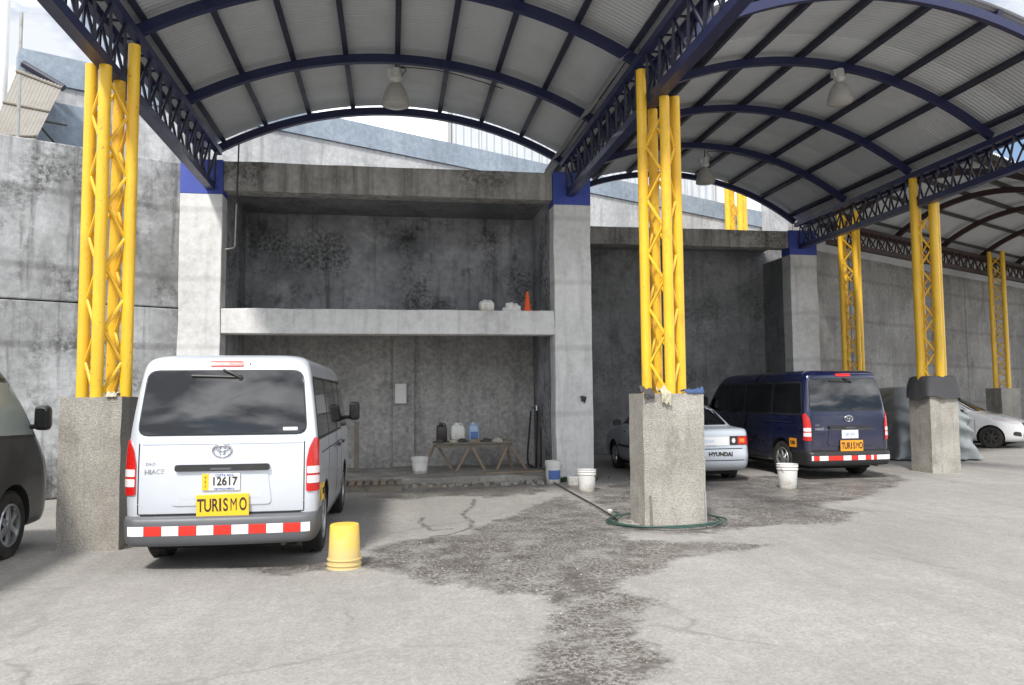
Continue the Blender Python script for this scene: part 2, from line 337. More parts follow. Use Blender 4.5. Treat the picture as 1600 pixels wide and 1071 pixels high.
def rough_block(mb, x0, x1, y0, y1, z0, z1, amp=0.012, step=0.12, seed=0.0, freq=3.0):
    """closed box whose faces are a fine grid pushed about by noise"""
    nx, ny, nzz = [max(1, int(round((b-a)/step))) for a, b in ((x0,x1),(y0,y1),(z0,z1))]
    idx = {}; vs = []; fs = []
    def vid(i, j, k):
        if (i,j,k) not in idx:
            p = Vector((x0+(x1-x0)*i/nx, y0+(y1-y0)*j/ny, z0+(z1-z0)*k/nzz))
            q = p*freq+Vector((seed, seed*1.7, seed*.3))
            e = amp
            d = Vector((n3(*q), n3(*(q+Vector((31,7,3)))), n3(*(q+Vector((5,57,19))))))*e
            if k == 0: d.z = 0
            idx[(i,j,k)] = len(vs); vs.append(p+d)
        return idx[(i,j,k)]
    for i in range(nx):
        for j in range(ny):
            fs.append((vid(i,j,0), vid(i,j+1,0), vid(i+1,j+1,0), vid(i+1,j,0)))
            fs.append((vid(i,j,nzz), vid(i+1,j,nzz), vid(i+1,j+1,nzz), vid(i,j+1,nzz)))
    for i in range(nx):
        for k in range(nzz):
            fs.append((vid(i,0,k), vid(i+1,0,k), vid(i+1,0,k+1), vid(i,0,k+1)))
            fs.append((vid(i,ny,k), vid(i,ny,k+1), vid(i+1,ny,k+1), vid(i+1,ny,k)))
    for j in range(ny):
        for k in range(nzz):
            fs.append((vid(0,j,k), vid(0,j,k+1), vid(0,j+1,k+1), vid(0,j+1,k)))
            fs.append((vid(nx,j,k), vid(nx,j+1,k), vid(nx,j+1,k+1), vid(nx,j,k+1)))
    return mb.add(vs, fs)

# ================================================================== SETTING: the ground
import numpy as np
def gpoly(pts): return np.array([G(*p) for p in pts])
def sdist(P, poly, closed=True):
    """signed distance (positive inside) of points P to a polygon; plain distance to a polyline when open"""
    d = np.full(len(P), 1e9); ins = np.zeros(len(P), bool); n = len(poly)
    for i in range(n if closed else n-1):
        a = poly[i]; b = poly[(i+1) % n]; e = b-a; w = P-a
        t = np.clip((w@e)/max(1e-9, e@e), 0, 1); q = w-np.outer(t, e); d = np.minimum(d, np.hypot(q[:,0], q[:,1]))
        if closed:
            c = (a[1] > P[:,1]) != (b[1] > P[:,1])
            with np.errstate(divide='ignore', invalid='ignore'):
                xx = (b[0]-a[0])*(P[:,1]-a[1])/(b[1]-a[1])+a[0]
            ins ^= c & (P[:,0] < xx)
    return np.where(ins, d, -d) if closed else d
WET_SHADE = [gpoly([(570,850),(650,838),(720,832),(800,800),(850,778),(880,768),(950,800),(1000,840),(1100,842),(1180,845),(1240,850),(1130,868),(1060,878),(1052,893),(985,908),(985,918),(1045,938),(1048,955),(1008,975),(1015,990),(1068,1008),(1080,1030),(1050,1071),(1040,1120),(790,1120),(785,1071),(792,1035),(805,1000),(842,972),(852,945),(815,932),(720,922),(640,905),(560,888),(440,902),(360,893),(330,880),(560,872)]),  # wet run-off; the tongue under and beside the van also paints its shade
       gpoly([(850,752),(930,762),(1000,745),(1180,742),(1400,735),(1440,750),(1380,775),(1300,790),(1370,800),(1330,822),(1190,826),(1100,838),(985,838),(930,795)]),
       gpoly([(560,760),(620,765),(860,752),(875,758),(840,772),(760,778),(690,776),(620,783),(560,775)]),
       gpoly([(1180,800),(1250,805),(1240,818),(1190,815)])]
CRACK = [gpoly([(742,778),(738,790),(722,803),(738,815),(735,826),(700,836),(672,838)]), gpoly([(705,826),(675,828),(655,815),(662,808)]), gpoly([(672,838),(676,850)])]
def axis(lo, a, b, hi, step):
    core = np.arange(a, b, step); l = [a]; 
    while l[-1] > lo: l.append(l[-1]-step*(1.6**len(l)))
    h = [core[-1]]
    while h[-1] < hi: h.append(h[-1]+step*(1.6**len(h)))
    return np.concatenate([np.array(l[:0:-1]), core, np.array(h[1:])])
gx = axis(-600, -5.5, 14, 600, 0.055); gy = axis(-300, 2.6, 19.5, 900, 0.055)
nx, ny = len(gx), len(gy)
X, Y = np.meshgrid(gx, gy); P2 = np.stack([X.ravel(), Y.ravel()], 1)
near = (np.abs(P2[:,0]) < 20) & (P2[:,1] > 0) & (P2[:,1] < 25)
wet = np.full(len(P2), -3.0); crk = np.full(len(P2), 3.0)
Pn = P2[near]
wet[near] = np.max([sdist(Pn, p)-d_ for p, d_ in zip(WET_SHADE, (.05, .14, .05, .0))], axis=0)
crk[near] = np.min([sdist(Pn, p, False) for p in CRACK], axis=0)
Z = np.zeros(len(P2))
Z[near] = 0.006*np.sin(Pn[:,0]*1.3+Pn[:,1]*.7)+0.005*np.sin(Pn[:,0]*3.1-Pn[:,1]*2.3+1)-0.011
gm = bpy.data.meshes.new('ground')
ii = (np.arange(ny-1)[:,None]*nx+np.arange(nx-1)[None,:]).ravel()
faces = np.stack([ii, ii+1, ii+1+nx, ii+nx], 1)
gm.vertices.add(len(P2)); gm.vertices.foreach_set('co', np.column_stack([P2, Z]).astype(np.float32).ravel())
gm.loops.add(len(faces)*4); gm.loops.foreach_set('vertex_index', faces.astype(np.int32).ravel())
gm.polygons.add(len(faces)); gm.polygons.foreach_set('loop_start', np.arange(0, len(faces)*4, 4, dtype=np.int32))
gm.update(calc_edges=True)
gm.polygons.foreach_set('use_smooth', [True]*len(faces))
for nm, arr in (('wet', wet), ('crack', crk)):
    a = gm.attributes.new(nm, 'FLOAT', 'POINT'); a.data.foreach_set('value', arr.astype(np.float32))
def ground_material():
    m, N, L, b = newmat('ground_mat')
    p = N.new('ShaderNodeNewGeometry').outputs['Position']
    aw = N.new('ShaderNodeAttribute'); aw.attribute_name = 'wet'
    ac = N.new('ShaderNodeAttribute'); ac.attribute_name = 'crack'
    big = noise(N, L, p, 0.45, 6, 0.6); med = noise(N, L, p, 5, 6, 0.7); fine = noise(N, L, p, 55, 4, 0.75)
    v = N.new('ShaderNodeTexVoronoi'); v.inputs['Scale'].default_value = 48; L.new(p, v.inputs['Vector'])
    dry = mix(N, L, ramp(N, L, big, 0.35, 0.68), (0.265, 0.254, 0.238), (0.355, 0.342, 0.325))
    dry = mix(N, L, ramp(N, L, med, 0.35, 0.75), dry, mix(N, L, 0.75, dry, (0.235, 0.225, 0.21)))
    dry = mix(N, L, 0.26, dry, ramp(N, L, fine, 0.25, 0.75, (0.2, 0.2, 0.2, 1), (0.8, 0.8, 0.8, 1)), 'OVERLAY')
    bw = N.new('ShaderNodeRGBToBW'); L.new(v.outputs['Color'], bw.inputs[0])
    dry = mix(N, L, 0.16, dry, bw.outputs[0], 'OVERLAY')
    trk = ramp(N, L, noise(N, L, p, 1.0, 5, 0.6, (2.6, .22, 1)), 0.50, 0.72)
    dry = mix(N, L, mathn(N, L, 'MULTIPLY', trk, .42), dry, (0.19, 0.182, 0.172))
    spots = ramp(N, L, noise(N, L, p, 3.7, 7, 0.7), 0.63, 0.72); dry = mix(N, L, mathn(N, L, 'MULTIPLY', spots, .35), dry, (0.16, 0.152, 0.14))
    cv = N.new('ShaderNodeTexVoronoi'); cv.feature = 'DISTANCE_TO_EDGE'; cv.inputs['Scale'].default_value = 0.33
    cw_ = mix(N, L, 0.09, p, N.new('ShaderNodeTexNoise').outputs['Color']); nn = [q for q in N if q.bl_idname == 'ShaderNodeTexNoise'][-1]; nn.inputs['Scale'].default_value = 2.2; nn.inputs['Detail'].default_value = 6; L.new(p, nn.inputs['Vector'])
    cadd = mix(N, L, 0.55, p, nn.outputs['Color'], 'ADD'); L.new(cadd, cv.inputs['Vector'])
    hair = mathn(N, L, 'MULTIPLY', ramp(N, L, cv.outputs['Distance'], 0.0, 0.010, (1, 1, 1, 1), (0, 0, 0, 1)), ramp(N, L, noise(N, L, p, .8, 3), .42, .6))
    dry = mix(N, L, mathn(N, L, 'MULTIPLY', hair, .7), dry, (0.16, 0.15, 0.14))
    wetc = mix(N, L, ramp(N, L, med, 0.3, 0.7), (0.062, 0.054, 0.047), (0.112, 0.10, 0.088))
    # pale grit washed into the wet film
    grit = mathn(N, L, 'MULTIPLY', ramp(N, L, noise(N, L, p, 34, 3, 0.8), 0.44, 0.56), ramp(N, L, noise(N, L, p, 2.2, 6, 0.72), 0.34, 0.52))
    wetc = mix(N, L, mathn(N, L, 'MULTIPLY', grit, 0.75), wetc, (0.33, 0.315, 0.298))
    edge = mathn(N, L, 'MULTIPLY', mathn(N, L, 'SUBTRACT', noise(N, L, p, 2.1, 9, 0.74), 0.5), 1.0)
    wf = ramp(N, L, mathn(N, L, 'ADD', aw.outputs['Fac'], edge), -0.03, 0.13)
    hole = ramp(N, L, noise(N, L, p, 1.7, 8, 0.74), 0.50, 0.64)
    wf2 = mathn(N, L, 'MULTIPLY', wf, mathn(N, L, 'SUBTRACT', 1.0, mathn(N, L, 'MULTIPLY', hole, 0.7)))
    col = mix(N, L, wf2, dry, wetc)
    cf = ramp(N, L, mathn(N, L, 'ADD', ac.outputs['Fac'], mathn(N, L, 'MULTIPLY', mathn(N, L, 'SUBTRACT', noise(N, L, p, 6, 5), 0.5), 0.11)), 0.012, 0.045, (1,1,1,1), (0,0,0,1))
    col = mix(N, L, mathn(N, L, 'MULTIPLY', cf, 0.75), col, (0.07, 0.062, 0.055))
    # oil marks
    oil = ramp(N, L, noise(N, L, p, 0.9, 6, 0.65), 0.62, 0.74)
    col = mix(N, L, mathn(N, L, 'MULTIPLY', oil, 0.35), col, (0.2, 0.19, 0.18))
    L.new(col, b.inputs['Base Color'])
    ro = mathn(N, L, 'SUBTRACT', 0.92, mathn(N, L, 'MULTIPLY', wf2, 0.48)); L.new(ro, b.inputs['Roughness'])
    h = mathn(N, L, 'ADD', fine, mathn(N, L, 'MULTIPLY', v.outputs['Distance'], 0.8))
    bump(N, L, b, mathn(N, L, 'ADD', h, med), 0.38, 0.014)
    return m
gm.materials.append(ground_material())
go = link('ground', gm); struct(go); go['label'] = 'pale grey worn concrete yard with dark wet run-off'; go['category'] = 'ground'
def ground_z(x, y):
    return 0.006*math.sin(x*1.3+y*.7)+0.005*math.sin(x*3.1-y*2.3+1)-0.011 if abs(x) < 20 and 0 < y < 25 else 0.0
# loose grit: thousands of little stones, denser where water has washed them together
mb = MB(); OCT = [(1,0,0),(0,1,0),(-1,0,0),(0,-1,0),(0,0,1)]
cand = np.array([[rnd.uniform(-4.5, 9.5), rnd.uniform(3.2, 14.0)] for _ in range(60000)])
cw = np.max([sdist(cand, p) for p in WET_SHADE], axis=0)
for (x, y), w_ in zip(cand, cw):
    pr = (0.5 if -0.25 < w_ else 0.05)*(0.25+1.3*max(0, fbm(x*.8, y*.8)+.25))
    if rnd.random() > pr*0.75: continue
    r = rnd.uniform(0.003, 0.008) if rnd.random() < .96 else rnd.uniform(0.008, 0.014); a = rnd.uniform(0, 6.28); gz = ground_z(x, y)
    vs = [(x+r*math.cos(a+k*1.5708)*rnd.uniform(.7,1.2), y+r*math.sin(a+k*1.5708)*rnd.uniform(.7,1.2), gz-r*.15) for k in range(4)]+[(x+rnd.uniform(-.3,.3)*r, y, gz+r*rnd.uniform(.5,.9))]
    mb.add(vs, [(0,1,4),(1,2,4),(2,3,4),(3,0,4)])
for (bx, by, hw_, hd_) in ((-3.08, 8.99, .30, .31), (3.34, 9.27, .38, .28), (10.59, 14.05, .30, .31)):      # grit gathered round the pier feet
    for k in range(260):
        a = rnd.uniform(-1, 1); e_ = abs(rnd.gauss(0, .045))+.004; sd_ = rnd.randrange(4)
        x, y = ((bx+a*hw_, by-hd_-e_), (bx+a*hw_, by+hd_+e_), (bx-hw_-e_, by+a*hd_), (bx+hw_+e_, by+a*hd_))[sd_]; r = rnd.uniform(.004, .016); gz = ground_z(x, y)
        mb.add([(x+r*math.cos(j*1.5708+a)*rnd.uniform(.7, 1.2), y+r*math.sin(j*1.5708+a)*rnd.uniform(.7, 1.2), gz-r*.15) for j in range(4)]+[(x, y, gz+r*rnd.uniform(.5, .9))], [(0,1,4),(1,2,4),(2,3,4),(3,0,4)])
tag(mb.obj('gravel', 'stone'), 'pale loose grit scattered over the damp yard', 'gravel', kind='stuff')

# ================================================================== BUILDINGS AND WALLS
DIR = Vector((0.882, 0.471, 0)).normalized(); PERP = Vector((DIR.y, -DIR.x, 0))   # rear boundary direction; PERP points to the yard
# --- two-storey concrete frame bay
F1 = 14.0
fb = thing('concrete_bay', 'two-storey open concrete bay with stained upper niche and ledge behind the silver van', 'building', (0, F1, 0))
def part(name, mat, parent, *boxes, b=0.015, rough=None, seed=0):
    m = MB()
    for bx in boxes:
        if rough: rough_block(m, *bx, amp=rough, step=0.22, seed=seed, freq=1.5)
        else: m.box(*bx)
    o = m.obj(name, mat, parent)
    if b: bev(o, b)
    return o
part('pier', 'conc_frame', fb, (-3.62,-2.92,F1,F1+.42,0,5.09), rough=.016, seed=1)
part('pier', 'conc_frame', fb, (2.96,3.66,F1,F1+.42,0,5.09), rough=.016, seed=2)
part('blue_pier_head', 'blue_cap', fb, (-3.625,-2.915,F1-.006,F1+.42,5.09,5.70), b=.008)
part('blue_pier_head', 'blue_cap', fb, (2.955,3.665,F1-.006,F1+.42,5.09,5.70), b=.008)
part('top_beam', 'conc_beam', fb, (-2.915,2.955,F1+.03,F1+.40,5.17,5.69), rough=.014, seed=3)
part('ledge_beam', 'conc_frame', fb, (-2.92,2.96,F1+.012,F1+.40,2.66,3.10), rough=.012, seed=4)
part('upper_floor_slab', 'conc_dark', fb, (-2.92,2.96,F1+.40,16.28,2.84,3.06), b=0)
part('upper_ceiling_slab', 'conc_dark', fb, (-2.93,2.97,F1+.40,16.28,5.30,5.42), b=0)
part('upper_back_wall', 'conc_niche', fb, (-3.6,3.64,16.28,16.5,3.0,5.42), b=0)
part('lower_back_wall', 'conc_lower', fb, (-3.6,3.64,16.285,16.5,0,3.0), b=0)
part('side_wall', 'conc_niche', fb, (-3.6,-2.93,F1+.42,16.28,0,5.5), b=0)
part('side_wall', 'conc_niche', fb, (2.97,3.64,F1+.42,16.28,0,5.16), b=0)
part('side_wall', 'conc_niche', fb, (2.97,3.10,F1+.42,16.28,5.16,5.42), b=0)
part('pilaster', 'conc_lower', fb, (0.02,0.46,16.2,16.285,0.12,2.84), b=.01)
# --- raised plinth under the lower opening, broken along its front
mb = MB(); rough_block(mb, -2.9, 2.94, 13.86, 16.28, -0.02, 0.12, 0.035, 0.09, 4.2, 2.2)
tag(mb.obj('plinth', 'conc_plinth'), 'low broken concrete plinth along the foot of the open bay', 'plinth')
# --- second bay, set back
F2 = 18.6
fb2 = thing('concrete_bay', 'deep dark single-storey concrete bay behind the sedan and the dark blue van', 'building', (7, F2, 0))
part('pier', 'conc_frame', fb2, (10.13,10.88,F2,F2+.42,0,5.12), rough=.014, seed=5)
part('blue_pier_head', 'blue_cap', fb2, (10.125,10.885,F2-.006,F2+.42,5.12,5.76), b=.008)
part('top_beam', 'conc_beam', fb2, (3.66,10.125,F2+.03,F2+.4,5.3,5.74), rough=.012, seed=6)
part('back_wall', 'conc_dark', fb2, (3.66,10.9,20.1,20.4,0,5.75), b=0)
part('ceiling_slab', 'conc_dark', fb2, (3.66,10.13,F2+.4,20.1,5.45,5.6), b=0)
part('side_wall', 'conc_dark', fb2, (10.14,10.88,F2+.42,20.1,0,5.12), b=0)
part('side_wall', 'conc_niche', fb2, (3.05,3.655,16.5,20.1,0,5.0), b=0)  # unseen wall, added only to block light on this side of the bay
# --- boundary walls, all parallel to DIR
def slab_along(mb, p, t0, t1, z0, z1, th, off=0.0, z1b=None):
    a = Vector((p[0], p[1], 0))+DIR*t0+PERP*off; b_ = Vector((p[0], p[1], 0))+DIR*t1+PERP*off; n = -PERP*th
    zb = z1 if z1b is None else z1b
    vs = [a+Vector((0,0,z0)), b_+Vector((0,0,z0)), b_+n+Vector((0,0,z0)), a+n+Vector((0,0,z0)),
          a+Vector((0,0,z1)), b_+Vector((0,0,zb)), b_+n+Vector((0,0,zb)), a+n+Vector((0,0,z1))]
    return mb.add(vs, [(3,2,1,0),(4,5,6,7),(0,1,5,4),(1,2,6,5),(2,3,7,6),(3,0,4,7)])
WL = (-3.63, 14.12)
lw = thing('boundary_wall', 'mottled grey concrete boundary wall behind the brown van', 'wall', (-6, 12.9, 0))
for k in range(4):
    for j, (z0, z1) in enumerate(((0, 3.09), (3.105, 5.63))):
        bev(slab_along(MB(), WL, -3.1*(k+1)+.012, -3.1*k, z0, z1+(.05*hash1(k) if j else 0), .25, 0.02*hash1(k*7+j)).obj('wall_panel', 'conc_wall', lw), .02)
slab_along(MB(), WL, -13, .05, 0, 5.4, .12, -.26).obj('backing', 'conc_wall', lw)
WR = (10.9, 19.5)
rw = thing('boundary_wall', 'tall wall of smooth concrete panels behind the covered car and white hatchback', 'wall', (16, 22.2, 0))
for k in range(14):
    bev(slab_along(MB(), WR, 2.45*k+.02, 2.45*(k+1), 0, 6.4, .2, 0.015*hash1(k)).obj('wall_panel', 'conc_panel', rw), .02)
slab_along(MB(), WR, 0, 34.3, 0, 6.3, .1, -.21).obj('backing', 'conc_panel', rw)
# --- tall plastered building behind, its parapet band running down to the right
P0 = Wp(35, 77, 16.5)
bb = thing('plastered_building', 'tall pale plastered building with a bluish parapet band rising behind the walls', 'building', (P0.x+5, P0.y+3, 0))
slab_along(MB(), P0, 0, 26, 0, P0.z-.62, .5).obj('wall', 'conc_facade', bb)
slab_along(MB(), P0, -.06, 26.1, P0.z-.61, P0.z, .6, .06).obj('parapet_band', 'conc_band', bb)
slab_along(MB(), P0, -.05, 1.5, 5.3, P0.z-1.0, .5, .12).obj('corner_pier', 'conc_band', bb)
slab_along(MB(), P0, 0, 26, 6.05, 6.2, .5, .10).obj('string_course', 'white_paint', bb)
def corr_wall(name, a, b, z0, z1, period, depth, mat, parent=None):
    a = Vector(a); b = Vector(b); d = (b-a); n = Vector((d.y, -d.x, 0)).normalized(); k = int(d.length/period); vs = []; fs = []
    for i in range(k*4+1):
        q = a+d*(i/(k*4)); o_ = depth*(1 if i % 4 in (1, 2) else 0)
        vs += [(q+n*o_+Vector((0,0,z0)))[:], (q+n*o_+Vector((0,0,z1)))[:]]
    fs = [(2*i, 2*i+2, 2*i+3, 2*i+1) for i in range(k*4)]
    return MB().add(vs, fs).obj(name, mat, parent)
cb = thing('metal_shed', 'pale corrugated metal shed wall standing far behind the bays', 'shed', (8, 29, 0))
a = Wp(705, 200, 28.5); b_ = Wp(1118, 300, 28.5)
nsh = 9
for k in range(nsh):
    x0 = a.x+(b_.x-a.x)*k/nsh; x1 = a.x+(b_.x-a.x)*(k+1)/nsh-.01
    corr_wall('cladding_sheet', (x0, 28.5-(k % 2)*.012, 0), (x1, 28.5-(k % 2)*.012, 0), 0, 13.5, .24, .05, 'galv', cb)
MB().box(b_.x+.02, b_.x+.5, 28.3, 29, 0, 13.5).obj('corner_column', 'white_paint', cb)
MB().box(a.x-.12, a.x-.01, 28.4, 28.8, 0, 13.5).obj('corner_trim', 'grey_metal', cb)
MB().box(a.x, b_.x, 28.6, 29, 0, 13.4).obj('core', 'grey_metal', cb)
slab_along(MB(), (14.2, 27.6), 0, 9, 0, 9.3, .3).obj('wall', 'conc_facade', tag(thing('rear_house', 'pale plastered house end beyond the second bay', 'building', (16, 28, 0)), 'pale plastered house end beyond the second bay', 'building'))
# --- lean-to awning and poles at the far left
aw = thing('awning', 'tilted corrugated awning with thin steel struts above the boundary wall', 'awning', (-9, 15.5, 0))
A, B_, C_, D_ = Wp(28, 108, 16.3), Wp(97, 136, 16.3), Wp(54, 222, 15.4), Wp(-20, 222, 15.4)
def awn(u, v, dz=0.0):
    p = A.lerp(B_, u).lerp(D_.lerp(C_, u), v); p.z += .008*math.cos(u*2*math.pi*13)+dz; return p
for k in range(3):
    mb = MB(); mb.grid(lambda u, v: awn((k+u*1.02)/3, v, .004*k), 40, 2); mb.obj('roof_sheet', 'sheet_old', aw)
for v in (.06, .5, .94): bar('batten', awn(0, v, .03), awn(1, v, .03), .025, 'wood_grey', aw)
bar('strut', awn(.75, .62, -.02), Wp(104, 196, 16.25), .022, 'dark_metal', aw)
bar('strut', awn(.75, .62, -.02), Wp(84, 222, 16.25), .022, 'dark_metal', aw)
bar('edge_beam', Wp(36, 100, 16.38), Wp(100, 138, 16.38), .07, 'blue_dark', aw)
bar('post', Vector((Wp(27, 215, 15.1).x, 15.1, 0)), Wp(31, 118, 15.1), .032, 'grey_metal', aw)
for (px, py, w_, r, lab) in ((34, 20, 16.6, .04, 'thin bare grey pole rising behind the awning'), (10, -60, 17.5, .13, 'thick white pole beside the awning')):
    top = Wp(px, py, w_); m = MB(); m.tube([(top.x, top.y, 0), (top.x, top.y, 5), top], [r, r*.9, r*.8], 12); m.lathe([(r*1.8, 0), (r*1.8, .03)], 12, (top.x, top.y, 0))
    tag(m.obj('pole', 'white_paint' if r > .1 else 'grey_metal', smooth=40), lab, 'pole')

# ================================================================== CANOPIES
def arc_pts(u0, u1, zs, rise, n):
    h = (u1-u0)/2; c = (u0+u1)/2; Rr = (h*h+rise*rise)/(2*rise); zc = zs+rise-Rr; th = math.asin(h/Rr)
    return [(c+Rr*math.sin(-th+2*th*i/n), zc+Rr*math.cos(-th+2*th*i/n), -th+2*th*i/n) for i in range(n+1)], (c, zc, Rr, th)
def vault(name, label, u0, u1, zs, rise, w0, w1, ribs, npurl, steel, steel_p, sheet_w=0.84):
    t = thing(name, label, 'canopy roof', ((u0+u1)/2, (w0+w1)/2, 0))
    n = 28
    pts, (c, zc, Rr, th) = arc_pts(u0, u1, zs, rise, n)
    m = MB(); rings = []
    for (u, z, a) in pts:
        nx_, nz_ = math.sin(a), math.cos(a)
        rings.append([(u+nx_*q, s*.046, z+nz_*q) for q, s in ((.02,-1),(.02,1),(.15,1),(.15,-1))])
    m.loft(rings); rib = m.mesh('rib', steel)
    for w in ribs: link('rib', rib, t, (0, w, 0))
    for k in range(npurl):
        a = th*(-0.955+1.91*k/(npurl-1)); r0, r1 = Rr+.151, Rr+.25
        m = MB(); r = []
        for y in (w0+.02, w1-.02):
            r.append([(c+math.sin(a)*q+math.cos(a)*s, y, zc+math.cos(a)*q-math.sin(a)*s) for q, s in ((r0,-.04),(r0,.04),(r1,.04),(r1,-.04))])
        m.loft(r); m.obj('purlin', steel_p, t)
    ns = max(1, round((w1-w0)/sheet_w)); sw = (w1-w0)/ns; period = sw/11; na = 26
    m = MB(); ext = 1+.32/(Rr*th)
    def fn(i, j):
        y = i*(sw+.05); a = th*ext*(-1+2*j); r = Rr+.262+.011*math.cos(y/period*2*math.pi)
        return (c+math.sin(a)*r, y, zc+math.cos(a)*r)
    m.grid(fn, 48, na); sh = m.mesh('roof_sheet', 'sheet', 60)
    for k in range(ns): link('roof_sheet', sh, t, (0, w0+k*sw, .006*(k % 2)))
    return t
U0, U1, U2 = -3.12, 3.28, 10.45
v1 = vault('canopy_roof', 'arched corrugated canopy roof with navy ribs over the silver van', U0+.1, U1-.1, 5.90, .82, 7.5, 14.4, (7.6, 9.75, 12.0, 14.28), 9, 'blue_steel', 'blue_dark')
v2 = vault('canopy_roof', 'wider arched corrugated canopy roof with navy ribs over the sedan and blue van', U1+.1, U2-.1, 5.95, 1.13, 9.7, 18.95, (9.76, 12.0, 14.2, 16.5, 18.8), 9, 'blue_steel', 'blue_dark')
def truss(name, label, u, w0, w1, zb, zt, steel='blue_steel', webm='blue_dark', step=.46, d=None, org=None):
    d = Vector((0,1,0)) if d is None else d; s = Vector((d.y, -d.x, 0)); o0 = Vector((u, 0, 0)) if org is None else Vector(org)
    P = lambda w, off, z: o0+d*w+s*off+Vector((0,0,z))
    t = thing(name, label, 'truss', P((w0+w1)/2, 0, 0))
    def chord(nm, off, z0, z1, hw):
        m = MB(); m.loft([[P(w, off+a*hw, z) for a, z in ((-1,z0),(1,z0),(1,z1),(-1,z1))] for w in (w0, w1)]); m.obj(nm, steel, t)
    chord('bottom_chord', 0, zb-.06, zb+.06, .07)
    chord('top_chord', -.13, zt-.06, zt+.04, .05); chord('top_chord', .13, zt-.06, zt+.04, .05)
    n = round((w1-w0)/step)
    for k in range(n):
        a = w0+(w1-w0)*k/n; b2 = w0+(w1-w0)*(k+1)/n; mdl = (a+b2)/2
        for sd_ in (-1, 1):
            bar('web_bar', P(a, sd_*.06, zb+.05), P(mdl, sd_*.13, zt-.05), .02, webm, t, 6)
            bar('web_bar', P(mdl, sd_*.13, zt-.05), P(b2, sd_*.06, zb+.05), .02, webm, t, 6)
        bar('tie_bar', P(mdl, -.1, zt-.02), P(mdl, .1, zt-.02), .018, webm, t, 6)
    return t
truss('roof_truss', 'navy lattice truss along the open outer edge of the canopy over the silver van', U0, 5.2, 14.0, 5.22, 5.84)
truss('roof_truss', 'navy lattice truss shared by the two arched canopies above the middle column', U1, 5.2, 14.0, 5.30, 5.86)
truss('roof_truss', 'navy lattice truss behind the tall bay carrying the wider canopy', U1, 16.55, 18.95, 5.20, 5.86)
truss('roof_truss', 'navy lattice truss above the tarp-topped pier on the far side of the wider canopy', U2, 5.6, 18.6, 5.33, 5.90)
# third canopy: rust coloured, running along the rear wall
RS = Vector((11.6, 18.9, 0)); SP3 = 4.8
t3 = thing('shed_roof', 'dark corrugated shed roof with rust red ribs beyond the tarp-topped pier', 'shed roof', (16, 17, 0))
n3a, (c3, zc3, R3, th3) = arc_pts(0, SP3, 5.95, .8, 20)
def v3(s, q, dz=0.0):
    a = -th3+2*th3*(q/SP3); r = R3+dz
    qq = c3+math.sin(a)*r; zz = zc3+math.cos(a)*r
    p = RS+DIR*s+PERP*qq; p.z = zz; return p
def smin(q):
    p = RS+PERP*q; return max((10.75-p.x)/DIR.x, -30)
for k in range(34):
    m = MB()
    def fn(i, j):
        q = -1.6+(SP3+1.9)*j; s0 = smin(q); s = max(s0, -8+k*1.25+1.28*i); return v3(s, q, .26+.012*math.cos(i*2*math.pi*14))
    m.grid(fn, 56, 16); m.obj('roof_sheet', 'sheet', t3, 60)
for s in [-5.2, -2.4, .4, 3.2, 6.0, 8.8, 11.6, 14.4, 17.2, 20]:
    m = MB(); ring = []
    for i in range(21):
        q = SP3*i/20
        if s < smin(q): continue
        p0 = v3(s, q, 0); p1 = v3(s, q, .14); ring.append([p0-DIR*.05, p0+DIR*.05, p1+DIR*.05, p1-DIR*.05])
    if len(ring) > 2: m.loft(ring); m.obj('rib', 'rust_steel', t3)
for k in range(6):
    q = SP3*(k+.3)/5.6; s0 = smin(q)+.05; m = MB(); ring = []
    for s in (s0, 30):
        p0 = v3(s, q, .142); p1 = v3(s, q, .24); ring.append([p0-PERP*.04, p0+PERP*.04, p1+PERP*.04, p1-PERP*.04])
    m.loft(ring); m.obj('purlin', 'dark_metal', t3)
truss('roof_truss', 'rust red lattice truss running along the top of the rear panel wall', 0, -.6, 22.0, 5.45, 5.92, 'rust_steel', 'rust_steel', .5, DIR, RS+PERP*.15)

# --- lattice columns
def column(label, u, w, zp, zlow, zhigh, inner, pw, pd, d=.22, r=.064, pier_w=None, plab=None, bracestep=.34, rz=0.0, pbase=0.0):
    t = thing('lattice_column', label, 'column', (u, w, 0))
    pos = [Vector((math.cos(R(90*k)+rz)*d, math.sin(R(90*k)+rz)*d, 0)) for k in range(4)]   # right, back, left, front
    C = Vector((u, w, 0))
    pw_ = w if pier_w is None else pier_w
    m = MB(); rough_block(m, u-pw/2, u+pw/2, pw_-pd/2, pw_+pd/2, -.03, zp, .009, .07, u*3.1, 4.0)
    po = m.obj('pier', 'pier', t)
    hi = 0 if inner > 0 else 2
    for k, p in enumerate(pos):
        top = zhigh if k == hi else zlow+(.09 if k == (hi+2) % 4 else 0)
        m = MB(); m.tube([C+p+Vector((0,0,zp-.03)), C+p+Vector((0,0,top))], r, 18); m.obj('tube', 'yellow', t, 40)
    n = int((zlow-zp-.05)/bracestep)
    for k in range(4):
        a, b2 = C+pos[k], C+pos[(k+1) % 4]; dirn = (b2-a).normalized(); a = a+dirn*r*.8; b2 = b2-dirn*r*.8
        for j in range(n):
            z0 = zp+.04+j*bracestep; z1 = z0+bracestep*.97
            s, e = (a, b2) if (j+k) % 2 else (b2, a)
            bar('brace', s+Vector((0,0,z0)), e+Vector((0,0,z1)), .019, 'yellow', t, 6)
    return t
column('yellow lattice column on a narrow concrete pier between the brown and silver vans', -3.08, 9.05, 1.57, 5.16, 5.50, 1, .60, .62, pier_w=8.99)
column('yellow lattice column on the wide concrete pier with hose and rags', 3.34, 9.30, 1.56, 5.24, 5.66, -1, .76, .56, pier_w=9.27)
